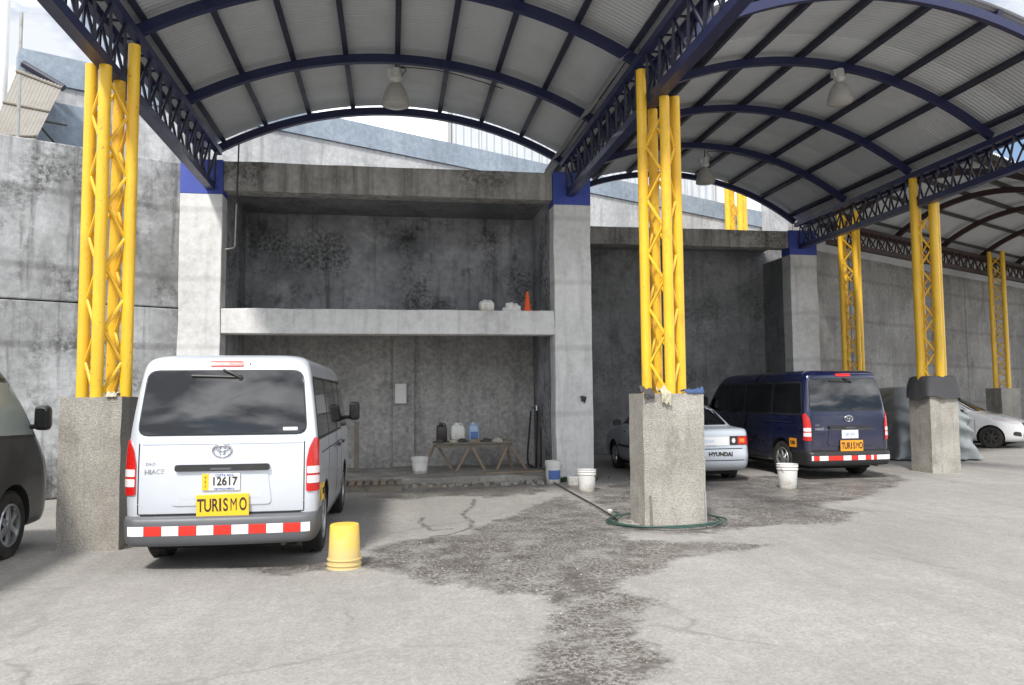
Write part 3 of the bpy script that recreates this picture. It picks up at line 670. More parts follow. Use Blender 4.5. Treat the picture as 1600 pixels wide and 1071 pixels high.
column('yellow lattice column on a stained concrete pier capped with dark tarp', U2+.14, 14.05, 1.62, 5.27, 5.84, -1, .60, .62, .235, .078)
column('yellow lattice column standing against the rear wall behind the blue van', 11.45, 18.05, 1.5, 6.1, 6.15, -1, .7, .7, .24, .06, bracestep=.3)
c5 = Wp(1561, 500, 22.3)
column('yellow lattice column on a grey pier behind the white hatchback', c5.x, 22.3, 1.66, 6.0, 6.05, -1, .66, .66, .25, .058, bracestep=.3)
c6 = Wp(1150, 330, 25.0)
column('yellow lattice column rising behind the flat top of the dark bay', c6.x, 25.0, 1.5, 11.0, 11.0, 1, .7, .7, .3, .1, bracestep=.45)

# ================================================================== VEHICLES
def rpoly(c, r, n=4, seg=0.04):
    """closed outline from corners, each corner rounded, long edges divided"""
    res = []; m = len(c); c = [Vector((p[0], p[1])) for p in c]
    for i in range(m):
        p = c[i]; a = c[i-1]; b = c[(i+1) % m]
        rr = r[i] if isinstance(r, (list, tuple)) else r
        d0 = min(rr, (a-p).length*.48); d1 = min(rr, (b-p).length*.48)
        s = p+(a-p).normalized()*d0; e = p+(b-p).normalized()*d1
        for k in range(n+1):
            t = k/n; res.append(s*(1-t)**2+p*2*t*(1-t)+e*t*t)
    o = []
    for i, p in enumerate(res):
        q = res[(i+1) % len(res)]; k = max(1, int((q-p).length/seg))
        o += [p.lerp(q, j/k) for j in range(k)]
    return o
class Body:
    """a car body as a stack of rounded plan outlines, with surface look-ups for panels laid on it"""
    def __init__(s, lv, br=0.03, bf=0.1, n=(10, 8, 64, 10), step=0.045):
        s.br = br; s.bf = bf; s.n = n; s.lv = s.dense(lv, step)
    @staticmethod
    def dense(lv, step):
        n = len(lv); cols = list(zip(*lv)); sl = []
        for c in cols:               # monotone cubic through the levels, so nothing overshoots
            d = [c[i+1]-c[i] for i in range(n-1)]; m = [d[0]]
            for i in range(1, n-1): m.append(0 if d[i-1]*d[i] <= 0 else 2*d[i-1]*d[i]/(d[i-1]+d[i]))
            m.append(d[-1]); sl.append(m)
        res = []
        for i in range(n-1):
            k = max(1, int(math.ceil((lv[i+1][0]-lv[i][0])/step)), 2)
            for j in range(k):
                t = j/k; h = (2*t**3-3*t*t+1, t**3-2*t*t+t, -2*t**3+3*t*t, t**3-t*t)
                res.append(tuple(h[0]*c[i]+h[1]*m[i]+h[2]*c[i+1]+h[3]*m[i+1] for c, m in zip(cols, sl)))
        res.append(tuple(lv[-1])); return res
    def at(s, z):
        lv = s.lv
        if z <= lv[0][0]: return lv[0]
        for a, b in zip(lv, lv[1:]):
            if z <= b[0]:
                t = (z-a[0])/max(1e-6, b[0]-a[0]); return tuple(x+(y-x)*t for x, y in zip(a, b))
        return lv[-1]
    def ring(s, L):
        z, yr, yf, hw, rr, rf = L; nr, nc, ns, nf = s.n; h = []
        rr = min(rr, hw*.9); rf = min(rf, hw*.9)
        for i in range(nr): h.append(((hw-rr)*i/nr, yr))
        for i in range(nc+1): a = R(90)*i/nc; h.append((hw-rr+rr*math.sin(a), yr+rr-rr*math.cos(a)))
        for i in range(1, ns): h.append((hw, yr+rr+(yf-rf-yr-rr)*i/ns))
        for i in range(nc+1): a = R(90)*i/nc; h.append((hw-rf+rf*math.cos(a), yf-rf+rf*math.sin(a)))
        for i in range(nf-1, -1, -1): h.append(((hw-rf)*i/nf, yf))
        mid = (yr+yf)/2
        o = []
        for x, y in h:
            k = (x/max(hw, .01))**2
            y2 = y+s.br*k if y < mid else y-s.bf*k
            o.append(Vector((x, y2, z)))
        return o+[Vector((-p.x, p.y, p.z)) for p in o[-2:0:-1]]
    def mesh(s, name, mat, cuts=(), smooth=38):
        m = MB(); m.loft([s.ring(L) for L in s.lv]); me = m.mesh(name, mat, None)
        if cuts:
            o = bpy.data.objects.new('tmp', me); COL.objects.link(o); cs = []
            c = MB()
            for (y, z, r, xa, xb) in cuts:
                for sg in (-1, 1):
                    c.tube([(sg*xa, y, z), (sg*xb, y, z)] if sg > 0 else [(sg*xb, y, z), (sg*xa, y, z)], r, 36)
            cm = c.mesh('cut', 'well', None); q = bpy.data.objects.new('cut', cm); COL.objects.link(q)
            md = o.modifiers.new('b', 'BOOLEAN'); md.operation = 'DIFFERENCE'; md.solver = 'EXACT'; md.object = q; md.material_mode = 'TRANSFER'
            dg = bpy.context.evaluated_depsgraph_get(); dg.update(); nm = bpy.data.meshes.new_from_object(o.evaluated_get(dg))
            bpy.data.objects.remove(o); bpy.data.objects.remove(q); me = nm; me.name = name
        me.polygons.foreach_set('use_smooth', [True]*len(me.polygons)); me.set_sharp_from_angle(angle=R(smooth))
        return me
    def end(s, front):
        def f(x, z):
            z_, yr, yf, hw, rr, rf = s.at(z); ax = min(abs(x), hw*.9995); r = rf if front else rr; y = 0.0
            if ax > hw-r: y = r-math.sqrt(max(0, r*r-(ax-hw+r)**2))
            y += (s.bf if front else s.br)*(ax/hw)**2
            return Vector((x, yf-y if front else yr+y, z))
        return f
    def side(s, sg):
        def f(y, z):
            z_, yr, yf, hw, rr, rf = s.at(z); x = hw
            a = yr+s.br; b = yf-s.bf
            if y < a+rr: d = max(0, min(rr, a+rr-y)); x = hw-rr+math.sqrt(max(0, rr*rr-d*d))
            if y > b-rf: d = max(0, min(rf, y-b+rf)); x = hw-rf+math.sqrt(max(0, rf*rf-d*d))
            return Vector((sg*x, y, z))
        return f
def patch(fn, outl, off, ref, rings=(1.0, .82, .5, .2), depth=0.012):
    """a thin panel following the surface fn over the outline; ref: rough outward direction"""
    cx = sum(p.x for p in outl)/len(outl); cy = sum(p.y for p in outl)/len(outl); ref = Vector(ref); e = 0.004
    def P(a, b, o):
        p = fn(a, b); n = (fn(a+e, b)-fn(a-e, b)).cross(fn(a, b+e)-fn(a, b-e))
        if n.length < 1e-12: n = ref.copy()
        n.normalize()
        if n.dot(ref) < 0: n = -n
        return p+n*o
    rs = [[P(p.x, p.y, off-depth) for p in outl]]
    for k in rings: rs.append([P(cx+(p.x-cx)*k, cy+(p.y-cy)*k, off) for p in outl])
    m = MB(); n = len(outl)
    m.loft(rs, False, False); c = len(m.v); m.v.append(tuple(P(cx, cy, off))); b = (len(rs)-1)*n
    m.f += [(b+k, b+(k+1) % n, c) for k in range(n)]
    # orient
    f = m.f[-1]; a_, b_, c_ = [Vector(m.v[i]) for i in f]
    if (b_-a_).cross(c_-a_).dot(ref) < 0: m.f = [tuple(reversed(q)) for q in m.f]
    return m
def panel(name, mat, parent, fn, corners, r, off, ref, **k):
    per = sum((Vector(corners[i])-Vector(corners[i-1])).length for i in range(len(corners)))
    me = patch(fn, rpoly(corners, r, 4, min(.04, per/44)), off, ref, **k).mesh(name, mat, 40); return link(name, me, parent, local=True)
def rect(x0, x1, z0, z1): return [(x0, z0), (x1, z0), (x1, z1), (x0, z1)]
FONTS = {}
def text_part(txt, size, mat, parent, mtx, bold=0.0, sx=1.0):
    cu = bpy.data.curves.new('txt', 'FONT'); cu.body = txt; cu.size = size; cu.align_x = 'CENTER'; cu.align_y = 'CENTER'; cu.extrude = .0015; cu.offset = bold
    o = bpy.data.objects.new('txt', cu); COL.objects.link(o); dg = bpy.context.evaluated_depsgraph_get(); dg.update()
    me = bpy.data.meshes.new_from_object(o.evaluated_get(dg)); bpy.data.objects.remove(o); me.materials.clear(); me.materials.append(MAT[mat]); me.name = 'lettering'
    q = link('lettering', me, parent, local=True); q.matrix_basis = mtx @ Matrix.Diagonal((sx, 1, 1, 1)); return q
def rear_frame(x, y, z, tilt=0.0): return Matrix.Translation((x, y, z)) @ Matrix.Rotation(R(90)+tilt, 4, 'X')
def side_frame(sg, x, y, z): return Matrix.Translation((x, y, z)) @ Matrix.Rotation(R(90)*sg, 4, 'Z') @ Matrix.Rotation(R(90), 4, 'X')
WHEELS = {}
def wheel_meshes(r, w, spokes, kind):
    if (r, kind) in WHEELS: return WHEELS[(r, kind)]
    m = MB(); ri = r*.66; prof = [(ri, -w/2+.012), (r*.8, -w/2), (r*.93, -w/2+.008), (r*.985, -w/2+.03), (r, -w/2+.06), (r, w/2-.06), (r*.985, w/2-.03), (r*.93, w/2-.008), (r*.8, w/2), (ri, w/2-.012)]
    m.lathe(prof, 40, cap0=False, cap1=False); m.lathe([(ri, w/2-.012), (ri-.012, -w/2+.012)], 40, cap0=False, cap1=False)
    for k in range(36):      # tread blocks
        a = k*2*math.pi/36
        for zz in (-.045, .045): 
            c = Vector((math.cos(a)*r, math.sin(a)*r, zz)); t_ = Vector((-math.sin(a), math.cos(a), 0)); n_ = Vector((math.cos(a), math.sin(a), 0))
            m.loft([[c+t_*p+Vector((0,0,q))+n_*h for p, q in ((-.018,-.03),(.018,-.03),(.018,.03),(-.018,.03))] for h in (-.004, .006)])
    ty = m.mesh('tyre', 'rubber', 35)
    m = MB(); m.lathe([(ri-.002, w/2-.02), (ri-.012, w/2-.005), (ri-.03, w/2-.01), (ri-.035, w/2-.06), (ri-.035, -w/2+.03)], 40, cap0=False)
    m.lathe([(.0601, w/2-.03), (.055, w/2-.012), (.03, w/2-.008)], 20)
    for k in range(spokes):
        a = k*2*math.pi/spokes; rot = Matrix.Rotation(a, 4, 'Z'); rg = []
        for rr, ww, z in ((.04, .036, w/2-.02), (ri*.55, .027, w/2-.022), (ri-.03, .034, w/2-.03)):
            rg.append([rot @ Vector((rr, s*ww, z+q)) for s, q in ((-1,-.02),(1,-.02),(.8,.004),(-.8,.004))])
        m.loft(rg)
    rm = m.mesh('rim', 'rim' if kind != 'dark' else 'dark_metal', 35)
    m = MB(); m.lathe([(ri-.04, -.0), (ri-.04, .012)], 32); ds = m.mesh('brake_disc', 'dark_metal', 35)
    WHEELS[(r, kind)] = (ty, rm, ds); return WHEELS[(r, kind)]
def wheel(parent, x, y, r, w, spokes, kind, steer=0.0):
    ty, rm, ds = wheel_meshes(r, w, spokes, kind); sg = 1 if x > 0 else -1
    o = link('wheel', ty, parent, local=True); o.matrix_basis = Matrix.Translation((x, y, r)) @ Matrix.Rotation(steer, 4, 'Z') @ Matrix.Rotation(R(90)*sg, 4, 'Y') @ Matrix.Rotation(.3*y, 4, 'Z')
    for nm, me in (('rim', rm), ('brake_disc', ds)): link(nm, me, o, local=True)
def emblem(parent, x, y, z, s, tilt=0.0, mat='chrome'):
    m = MB()
    for (a, b, cz, r) in ((.5, .35, 0, .045), (.36, .13, .13, .035), (.14, .30, .02, .035)):
        m.tube([(a*math.cos(t*2*math.pi/28)*s, (cz+b*math.sin(t*2*math.pi/28))*s, 0) for t in range(28)], r*s, 8, True)
    o = link('emblem', m.mesh('emblem', mat, 50), parent, local=True); o.matrix_basis = rear_frame(x, y, z, tilt)
HV = [ # z, rear, front, half width, rear radius, front radius
 (.25,.10,4.50,.74,.06,.20),(.28,.07,4.58,.80,.07,.24),(.36,.05,4.62,.825,.08,.26),(.50,.045,4.64,.838,.085,.28),(.66,.04,4.635,.846,.09,.29),(.85,.04,4.60,.848,.09,.30),
 (.98,.045,4.53,.847,.09,.30),(1.08,.05,4.45,.843,.09,.29),(1.18,.058,4.36,.836,.09,.28),(1.30,.07,4.26,.824,.09,.27),(1.45,.092,4.13,.807,.09,.26),(1.60,.118,3.98,.788,.09,.25),(1.72,.14,3.85,.771,.09,.24),
 (1.80,.156,3.75,.758,.09,.24),(1.86,.17,3.65,.744,.09,.24),(1.90,.188,3.56,.727,.10,.24),(1.93,.212,3.46,.702,.11,.24),(1.952,.25,3.32,.664,.12,.24),(1.968,.31,3.12,.60,.13,.24),(1.977,.45,2.8,.48,.13,.2),(1.98,.8,2.3,.25,.1,.1)]
def hiace(label, loc, rz, paintm, bumper, variant):
    t = thing('passenger_van', label, 'van', (loc[0], loc[1], ground_z(*loc[:2])), rz)
    B = Body(HV, .035, .10); RW, FW = (.93, .33), (3.58, .33)
    link('body', B.mesh('body', paintm, [(RW[0], .33, .395, .50, 1.0), (FW[0], .33, .395, .50, 1.0)]), t, local=True)
    re = B.end(False); fr = B.end(True); BK = (0, -1, .1)
    # rear glass with rubber edge
    rc = [(-.738, 1.235), (.738, 1.235), (.685, 1.815), (-.685, 1.815)]
    panel('rear_window_seal', 'black_plastic', t, re, [(x*1.018, z+(.012 if z > 1.5 else -.012)) for x, z in rc], .10, .002, BK)
    rg = panel('rear_window', 'glass', t, re, rc, .09, .006, BK)
    if variant == 'silver': panel('sticker', 'plate_white', rg, re, rect(.53, .66, 1.262, 1.292), .008, .0075, BK, rings=(1.0, .5), depth=.003)
    panel('crease', paintm, t, re, [(-.715, 1.150), (.715, 1.150), (.70, 1.205), (-.70, 1.205)], .03, .010, BK, depth=.014)
    panel('bumper_step', 'black_plastic', t, re, rect(-.70, .70, .505, .528), .008, .012, BK, depth=.02)
    # rear wiper
    m = MB(); m.tube([re(-.02, 1.83)+Vector((0,-.03,0)), re(.05, 1.80)+Vector((0,-.045,0)), re(.13, 1.755)+Vector((0,-.03,0))], .012, 6); m.tube([re(-.30, 1.772)+Vector((0,-.022,0)), re(.14, 1.757)+Vector((0,-.022,0))], .012, 6); m.tube([re(.13,1.757)+Vector((0,-.03,0)), re(.13,1.757)+Vector((0,.01,0))], .025, 8)
    link('rear_wiper', m.mesh('rear_wiper', 'black_plastic', 50), t, local=True)
    panel('brake_light', 'red_lens', t, re, rect(-.155, .155, 1.855, 1.905), .022, .012, BK)
    panel('washer_jet', 'black_plastic', t, re, rect(.20, .22, 1.873, 1.888), .006, .008, BK, rings=(1.0, .5))
    # tailgate gaps
    gap = []
    for sg in (-1, 1): gap.append(panel('tailgate_gap', 'well', t, re, rect(sg*.725-.005, sg*.725+.005, .53, 1.16), .003, .0015, BK, rings=(1.0, .4), depth=.004))
    panel('tailgate_gap', 'well', t, re, rect(-.725, .725, .520, .530), .003, .0015, BK, rings=(1.0, .4), depth=.004)
    # pressed recess round the number plate
    panel('plate_recess', paintm, t, re, [(-.44, .60), (.44, .60), (.40, .93), (-.40, .93)], .05, .012, BK, depth=.016)
    panel('plate_pocket', paintm, t, re, [(-.36, .66), (.36, .66), (.36, .885), (-.36, .885)], .02, .0135, BK, depth=.004)
    h = panel('tailgate_handle', 'black_plastic', t, re, rect(-.40, .42, .905, .965), .025, .045, BK, depth=.05)
    panel('grip', 'bumper_grey', h, re, rect(-.09, .09, .915, .935), .008, .049, BK)
    yb = re(0, 1.06).y; emblem(t, 0, yb-.012, 1.09, .165, 0, 'chrome')
    yp = re(0, .8).y-.018
    # number plate
    pl = link('number_plate', MB().box(-.165, .165, yp-.012, yp, .735, .885).mesh('number_plate', 'plate_white'), t, local=True)
    px = pl
    if variant == 'silver':
        link('plate_strip', MB().box(-.163, -.105, yp-.0145, yp-.011, .737, .883).mesh('plate_strip', 'plate_yellow'), pl, local=True)
        text_part('12617', .105, 'ink', pl, rear_frame(.03, yp-.0155, .812), .002, .86)
        text_part('COSTA RICA', .028, 'label_blue', pl, rear_frame(.03, yp-.0155, .868))
        text_part('CENTROAMERICA', .022, 'label_blue', pl, rear_frame(.03, yp-.0155, .748))
        text_part('T', .03, 'ink', pl, rear_frame(-.134, yp-.0165, .845)); text_part('S', .03, 'ink', pl, rear_frame(-.134, yp-.0165, .81)); text_part('J', .03, 'ink', pl, rear_frame(-.134, yp-.0165, .775))
    else:
        text_part('SJB 1057', .07, 'jug_blue', pl, rear_frame(0, yp-.0155, .81), .001, .8)
    ys = re(0, .62).y-.03
    tl = -.02 if variant == 'silver' else 0.0
    ps = MB().box(-.228, .228, ys-.012, ys, -.10, .10).mesh('tourism_sign', 'plate_yellow' if variant == 'silver' else 'plate_orange')
    sg_ = link('tourism_sign', ps, t, local=True); sg_.matrix_basis = Matrix.Translation((.02, 0, .60)) @ Matrix.Rotation(tl, 4, 'Y'); bev(sg_, .004)
    if variant == 'silver':
        for k, (c, xx) in enumerate(zip('TURISMO', (-.19, -.128, -.066, -.02, .026, .096, .178))): text_part(c, .16, 'ink', sg_, rear_frame(xx, ys-.0135, .0), 0.0 if c == 'M' else .003, {'I': .8, 'M': .52, 'O': .52}.get(c, .6))
    else:
        for k, (c, xx) in enumerate(zip('TURISMO', (-.18, -.12, -.06, -.01, .045, .11, .18))): text_part(c, .16, 'ink', sg_, rear_frame(xx, ys-.0135, .0), 0.0 if c == 'M' else .004, {'I': .8, 'M': .5}.get(c, .6))
    text_part('HIACE', .062, 'chrome', t, rear_frame(-.585, re(-.585, .92).y-.004, .905), .001)
    text_part('D4-D', .038, 'chrome', t, rear_frame(-.62, re(-.62, .96).y-.004, .975), .0)
    # tail lights wrap the corners
    for sg in (-1, 1):
        cs = [(sg*.745, .70), (sg*.847, .70), (sg*.838, 1.17), (sg*.815, 1.20), (sg*.768, 1.10), (sg*.745, .98)]
        tlp = panel('tail_light', 'red_lens', t, re, cs, .02, .014, (sg*.5, -1, 0))
        for z0, z1 in ((.775, .845), (.865, .93)):
            panel('clear_lens', 'clear_lens', tlp, re, rect(sg*.752, sg*.843, z0, z1) if sg > 0 else rect(-.843, -.752, z0, z1), .012, .0165, (sg*.5, -1, 0), depth=.004)
    # bumper with reflective tape
    BB = Body([(.25,-.01,.53,.80,.10,.02),(.275,-.035,.53,.83,.12,.02),(.34,-.05,.53,.846,.13,.02),(.42,-.052,.53,.852,.13,.02),(.475,-.045,.53,.852,.13,.02),(.505,-.02,.53,.848,.12,.02),(.512,.03,.52,.83,.08,.02)], .045, 0, (10, 8, 8, 6))
    bo = link('rear_bumper', BB.mesh('rear_bumper', bumper), t, local=True); bre = BB.end(False)
    if variant == 'silver': widths = [('w', .145), ('r', .15)]*5+[('w', .08)]
    else: widths = [('w', .04), ('r', .12), ('w', .20), ('r', .34), ('w', .19), ('r', .16), ('w', .18), ('r', .14), ('w', .06), ('r', .08), ('w', .17), ('w', .18)]
    tot = sum(w_ for _, w_ in widths); x = -.79; k_ = 1.58/tot
    for c, w_ in widths:
        panel('reflective_tape', 'tape_white' if c == 'w' else 'tape_red', t, bre, rect(x+.002, x+w_*k_-.002, .348, .432), .003, .002, BK, rings=(1.0, .5), depth=.004); x += w_*k_
    # exhaust
    m = MB(); m.tube([(.55, .04, .245), (.55, .5, .25)], .026, 12); link('exhaust_pipe', m.mesh('exhaust_pipe', 'dark_metal', 40), t, local=True)
    link('underbody', MB().box(-.62, .62, .35, 4.2, .17, .30).mesh('underbody', 'well'), t, local=True)
    # flanks
    for sg in (-1, 1):
        sf = B.side(sg); rf_ = (sg, 0, .1)
        for (y0, y1, yt0, yt1, nm) in ((.22, 1.22, .32, 1.20, 'side_window'), (1.27, 2.28, 1.27, 2.26, 'side_window'), (2.34, 2.98, 2.34, 2.94, 'side_window')):
            panel(nm, 'glass_side', t, sf, [(y0, 1.19), (y1, 1.19), (yt1, 1.74), (yt0, 1.74)], .06, .004, rf_)
        panel('window_seal', 'black_plastic', t, sf, [(3.0, 1.185), (4.06, 1.165), (4.0, 1.31), (3.67, 1.765), (3.0, 1.785)], .05, .002, rf_)
        panel('window_seal', 'black_plastic', t, sf, [(.19, 1.16), (2.99, 1.16), (2.97, 1.77), (.29, 1.77)], .07, .0015, rf_)
        panel('door_window', 'glass_light' if variant == 'brown' else 'glass_side', t, sf, [(3.04, 1.22), (3.98, 1.20), (3.92, 1.30), (3.62, 1.72), (3.04, 1.74)], .04, .004, rf_)
        for yy in (1.24, 2.31, 3.0): panel('door_gap', 'well', t, sf, rect(yy-.005, yy+.005, .42, 1.78), .003, .0012, rf_, rings=(1.0, .4), depth=.004)
        panel('door_gap', 'well', t, sf, rect(.5, 3.0, 1.02, 1.032), .003, .0012, rf_, rings=(1.0, .4), depth=.004)
        panel('sill_trim', bumper, t, sf, rect(1.46, 3.2, .285, .33), .01, .006, rf_)
        for yy in (2.42, 3.10): panel('door_handle', 'black_plastic', t, sf, rect(yy, yy+.17, .97, 1.005), .012, .022, rf_, depth=.025)
        if variant != 'brown':
            q = sf(.50, .66)
            pm = MB().box(-.11, .11, -.004, .004, -.08, .08).mesh('side_sign', 'plate_yellow' if variant == 'silver' else 'plate_orange')
            s2 = link('tourism_sign', pm, t, local=True); s2.matrix_basis = Matrix.Translation((q.x+sg*.008, q.y, q.z-.01)) @ Matrix.Rotation(R(90), 4, 'Z')
            tp = text_part('TURIS' if variant != 'silver' else 'TUR', .085, 'ink', t, side_frame(sg, q.x+sg*.0135, q.y, q.z-.01), .003, .75 if variant != 'silver' else 1)
        if variant == 'silver': panel('chrome_badge', 'black_plastic', t, sf, [(1.9, .985), (2.4, 1.0), (2.4, 1.012), (1.9, .995)], .003, .003, rf_, rings=(1.0, .4))
        # mirror
        m = MB(); rg_ = []
        for yy, k in ((3.84, .72), (3.87, .95), (3.93, 1.0), (3.99, .8), (4.02, .45)):
            rg_.append([Vector((sg*(.955+p.x*k), yy, 1.37+p.y*k)) for p in rpoly([(-.075, -.13), (.075, -.13), (.07, .13), (-.07, .13)], .05)])
        m.loft(rg_ if sg > 0 else [list(reversed(r_)) for r_ in rg_]); mo = link('wing_mirror', m.mesh('wing_mirror', 'black_plastic' if variant != 'brown' else 'brown', 50), t, local=True)
        m = MB(); m.tube([(sg*.78, 3.93, 1.28), (sg*.93, 3.93, 1.28)], .025, 8); link('mirror_arm', m.mesh('mirror_arm', 'black_plastic', 50), mo, local=True)
        m = MB(); m.loft([[Vector((sg*(.955+p.x), yy, 1.37+p.y)) for p in rpoly([(-.05, -.10), (.05, -.10), (.047, .10), (-.047, .10)], .035)] for yy in (3.838, 3.836)]); link('mirror_glass', m.mesh('mirror_glass', 'glass_side', None), mo, local=True)
        for yy in (RW[0], FW[0]): wheel(t, sg*.73, yy, .33, .205, 6, 'van')
    # nose
    panel('windscreen', 'glass_side' if variant == 'brown' else 'glass', t, fr, [(-.74, 1.13), (.74, 1.13), (.64, 1.80), (-.64, 1.80)], .07, .004, (0, 1, .6))
    panel('grille', 'black_plastic', t, fr, rect(-.36, .36, .72, .84), .03, .006, (0, 1, 0))
    panel('lower_grille', 'black_plastic', t, fr, rect(-.5, .5, .33, .45), .03, .006, (0, 1, 0))
    for sg in (-1, 1): panel('headlight', 'clear_lens', t, fr, [(sg*.48, .70), (sg*.80, .74), (sg*.80, .98), (sg*.60, .90)], .03, .008, (sg*.4, 1, .2))
    return t
# silver van, heading along the yard axis
hiace('silver passenger van reversed-view with yellow tourism sign and number plate 12617', (-1.525, 7.44), R(-.7), 'silver', 'bumper_grey', 'silver')
hiace('dark blue passenger van with orange tourism sign parked under the wider canopy', (8.2, 13.1), R(3.0), 'navy', 'black_plastic', 'navy')
hiace('dark brown passenger van with its door mirror beside the narrow concrete pier', (-4.52, 4.85), R(0), 'brown', 'black_plastic', 'brown')

def sedan(loc, rz):
    t = thing('sedan', 'pale silver sedan with black bumper lettering parked behind the wide concrete pier', 'car', (loc[0], loc[1], ground_z(*loc[:2])), rz)
    lv = [(.20,.12,3.98,.70,.1,.2),(.24,.05,4.06,.76,.14,.25),(.34,.0,4.10,.80,.16,.28),(.46,.0,4.11,.812,.16,.30),(.56,.035,4.08,.815,.14,.30),(.66,.05,4.04,.815,.13,.30),(.76,.05,3.9,.812,.13,.30),(.84,.05,3.55,.806,.13,.3),(.90,.065,3.2,.798,.13,.25),
          (.935,.12,3.02,.785,.13,.2),(.955,.42,2.94,.765,.12,.16),(.97,.62,2.90,.755,.12,.16),(1.06,.78,2.74,.725,.14,.18),(1.16,.94,2.57,.69,.15,.18),(1.26,1.11,2.40,.65,.16,.18),(1.32,1.24,2.27,.61,.16,.18),(1.355,1.38,2.14,.55,.16,.18),(1.372,1.5,2.0,.44,.14,.16),(1.378,1.62,1.88,.3,.1,.1)]
    B = Body(lv, .05, .10); link('body', B.mesh('body', 'pale_silver', [(.80, .29, .335, .45, 1.0), (3.2, .29, .335, .45, 1.0)], 30), t, local=True)
    re = B.end(False); fr = B.end(True)
    panel('rear_window', 'glass', t, re, [(-.66, .99), (.66, .99), (.56, 1.31), (-.56, 1.31)], .05, .004, (0, -.6, 1))
    panel('windscreen', 'glass', t, fr, [(-.68, .99), (.68, .99), (.57, 1.30), (-.57, 1.30)], .05, .004, (0, .6, 1))
    for sg in (-1, 1):
        tlp = panel('tail_light', 'black_plastic', t, re, rect(sg*.42, sg*.812, .655, .815) if sg > 0 else rect(-.812, -.42, .655, .815), .012, .006, (sg*.4, -1, 0))
        q = rect(.57, .808, .665, .805); panel('red_lens', 'red_lens', tlp, re, [(sg*x, z) for x, z in q], .01, .009, (sg*.4, -1, 0))
        q = rect(.60, .70, .70, .77); panel('amber_lens', 'amber_lens', tlp, re, [(sg*x, z) for x, z in q], .02, .011, (sg*.4, -1, 0))
        c = [(sg*.49+.035*math.cos(a*.5236), .735+.045*math.sin(a*.5236)) for a in range(12)]; panel('reversing_lens', 'clear_lens', tlp, re, c, .005, .010, (sg*.4, -1, 0))
        sf = B.side(sg)
        panel('side_window', 'glass_side', t, sf, [(.95, .985), (1.66, .975), (1.66, 1.31), (1.38, 1.31)], .04, .004, (sg, 0, .3))
        panel('side_window', 'glass_side', t, sf, [(1.73, .975), (2.72, .965), (2.24, 1.27), (1.73, 1.31)], .04, .004, (sg, 0, .3))
        for yy in (1.695, 2.75): panel('door_gap', 'well', t, sf, rect(yy-.005, yy+.005, .32, .96), .003, .0012, (sg, 0, 0), rings=(1.0, .4), depth=.004)
        panel('rub_strip', 'black_plastic', t, sf, rect(1.15, 2.85, .50, .545), .012, .012, (sg, 0, 0))
        for yy in (1.42, 2.2): panel('door_handle', 'chrome', t, sf, rect(yy, yy+.16, .80, .83), .01, .02, (sg, 0, 0))
        m = MB(); m.loft([[Vector((sg*(.90+p.x*k), yy, .99+p.y*k)) for p in rpoly([(-.09, -.06), (.09, -.06), (.08, .06), (-.08, .06)], .03)] for yy, k in ((2.56, .9), (2.60, 1.0), (2.66, .8), (2.70, .4))]); link('wing_mirror', m.mesh('wing_mirror', 'black_plastic', 50), t, local=True)
        for yy in (.80, 3.2): wheel(t, sg*.70, yy, .29, .18, 5, 'sedan')
    panel('plate_recess', 'plate_white', t, re, rect(-.40, .40, .655, .80), .01, .004, (0, -1, 0))
    yp = re(0, .73).y-.012; np_ = link('number_plate', MB().box(-.165, .165, yp-.006, yp, .655, .80).mesh('number_plate', 'plate_white'), t, local=True)
    text_part('BCS-419', .075, 'jug_blue', np_, rear_frame(0, yp-.0075, .725), .001, .8)
    text_part('HYUNDAI', .10, 'ink', t, rear_frame(.22, re(.22, .5).y-.012, .50), .004, 1.0)
    panel('bumper_gap', 'black_plastic', t, re, rect(-.80, .80, .385, .40), .004, .004, (0, -1, 0))
    panel('bumper_gap', 'well', t, re, rect(-.80, .80, .585, .60), .004, .002, (0, -1, 0))
    link('underbody', MB().box(-.6, .6, .3, 3.8, .13, .24).mesh('underbody', 'well'), t, local=True)
sedan((5.52, 13.15), R(0))

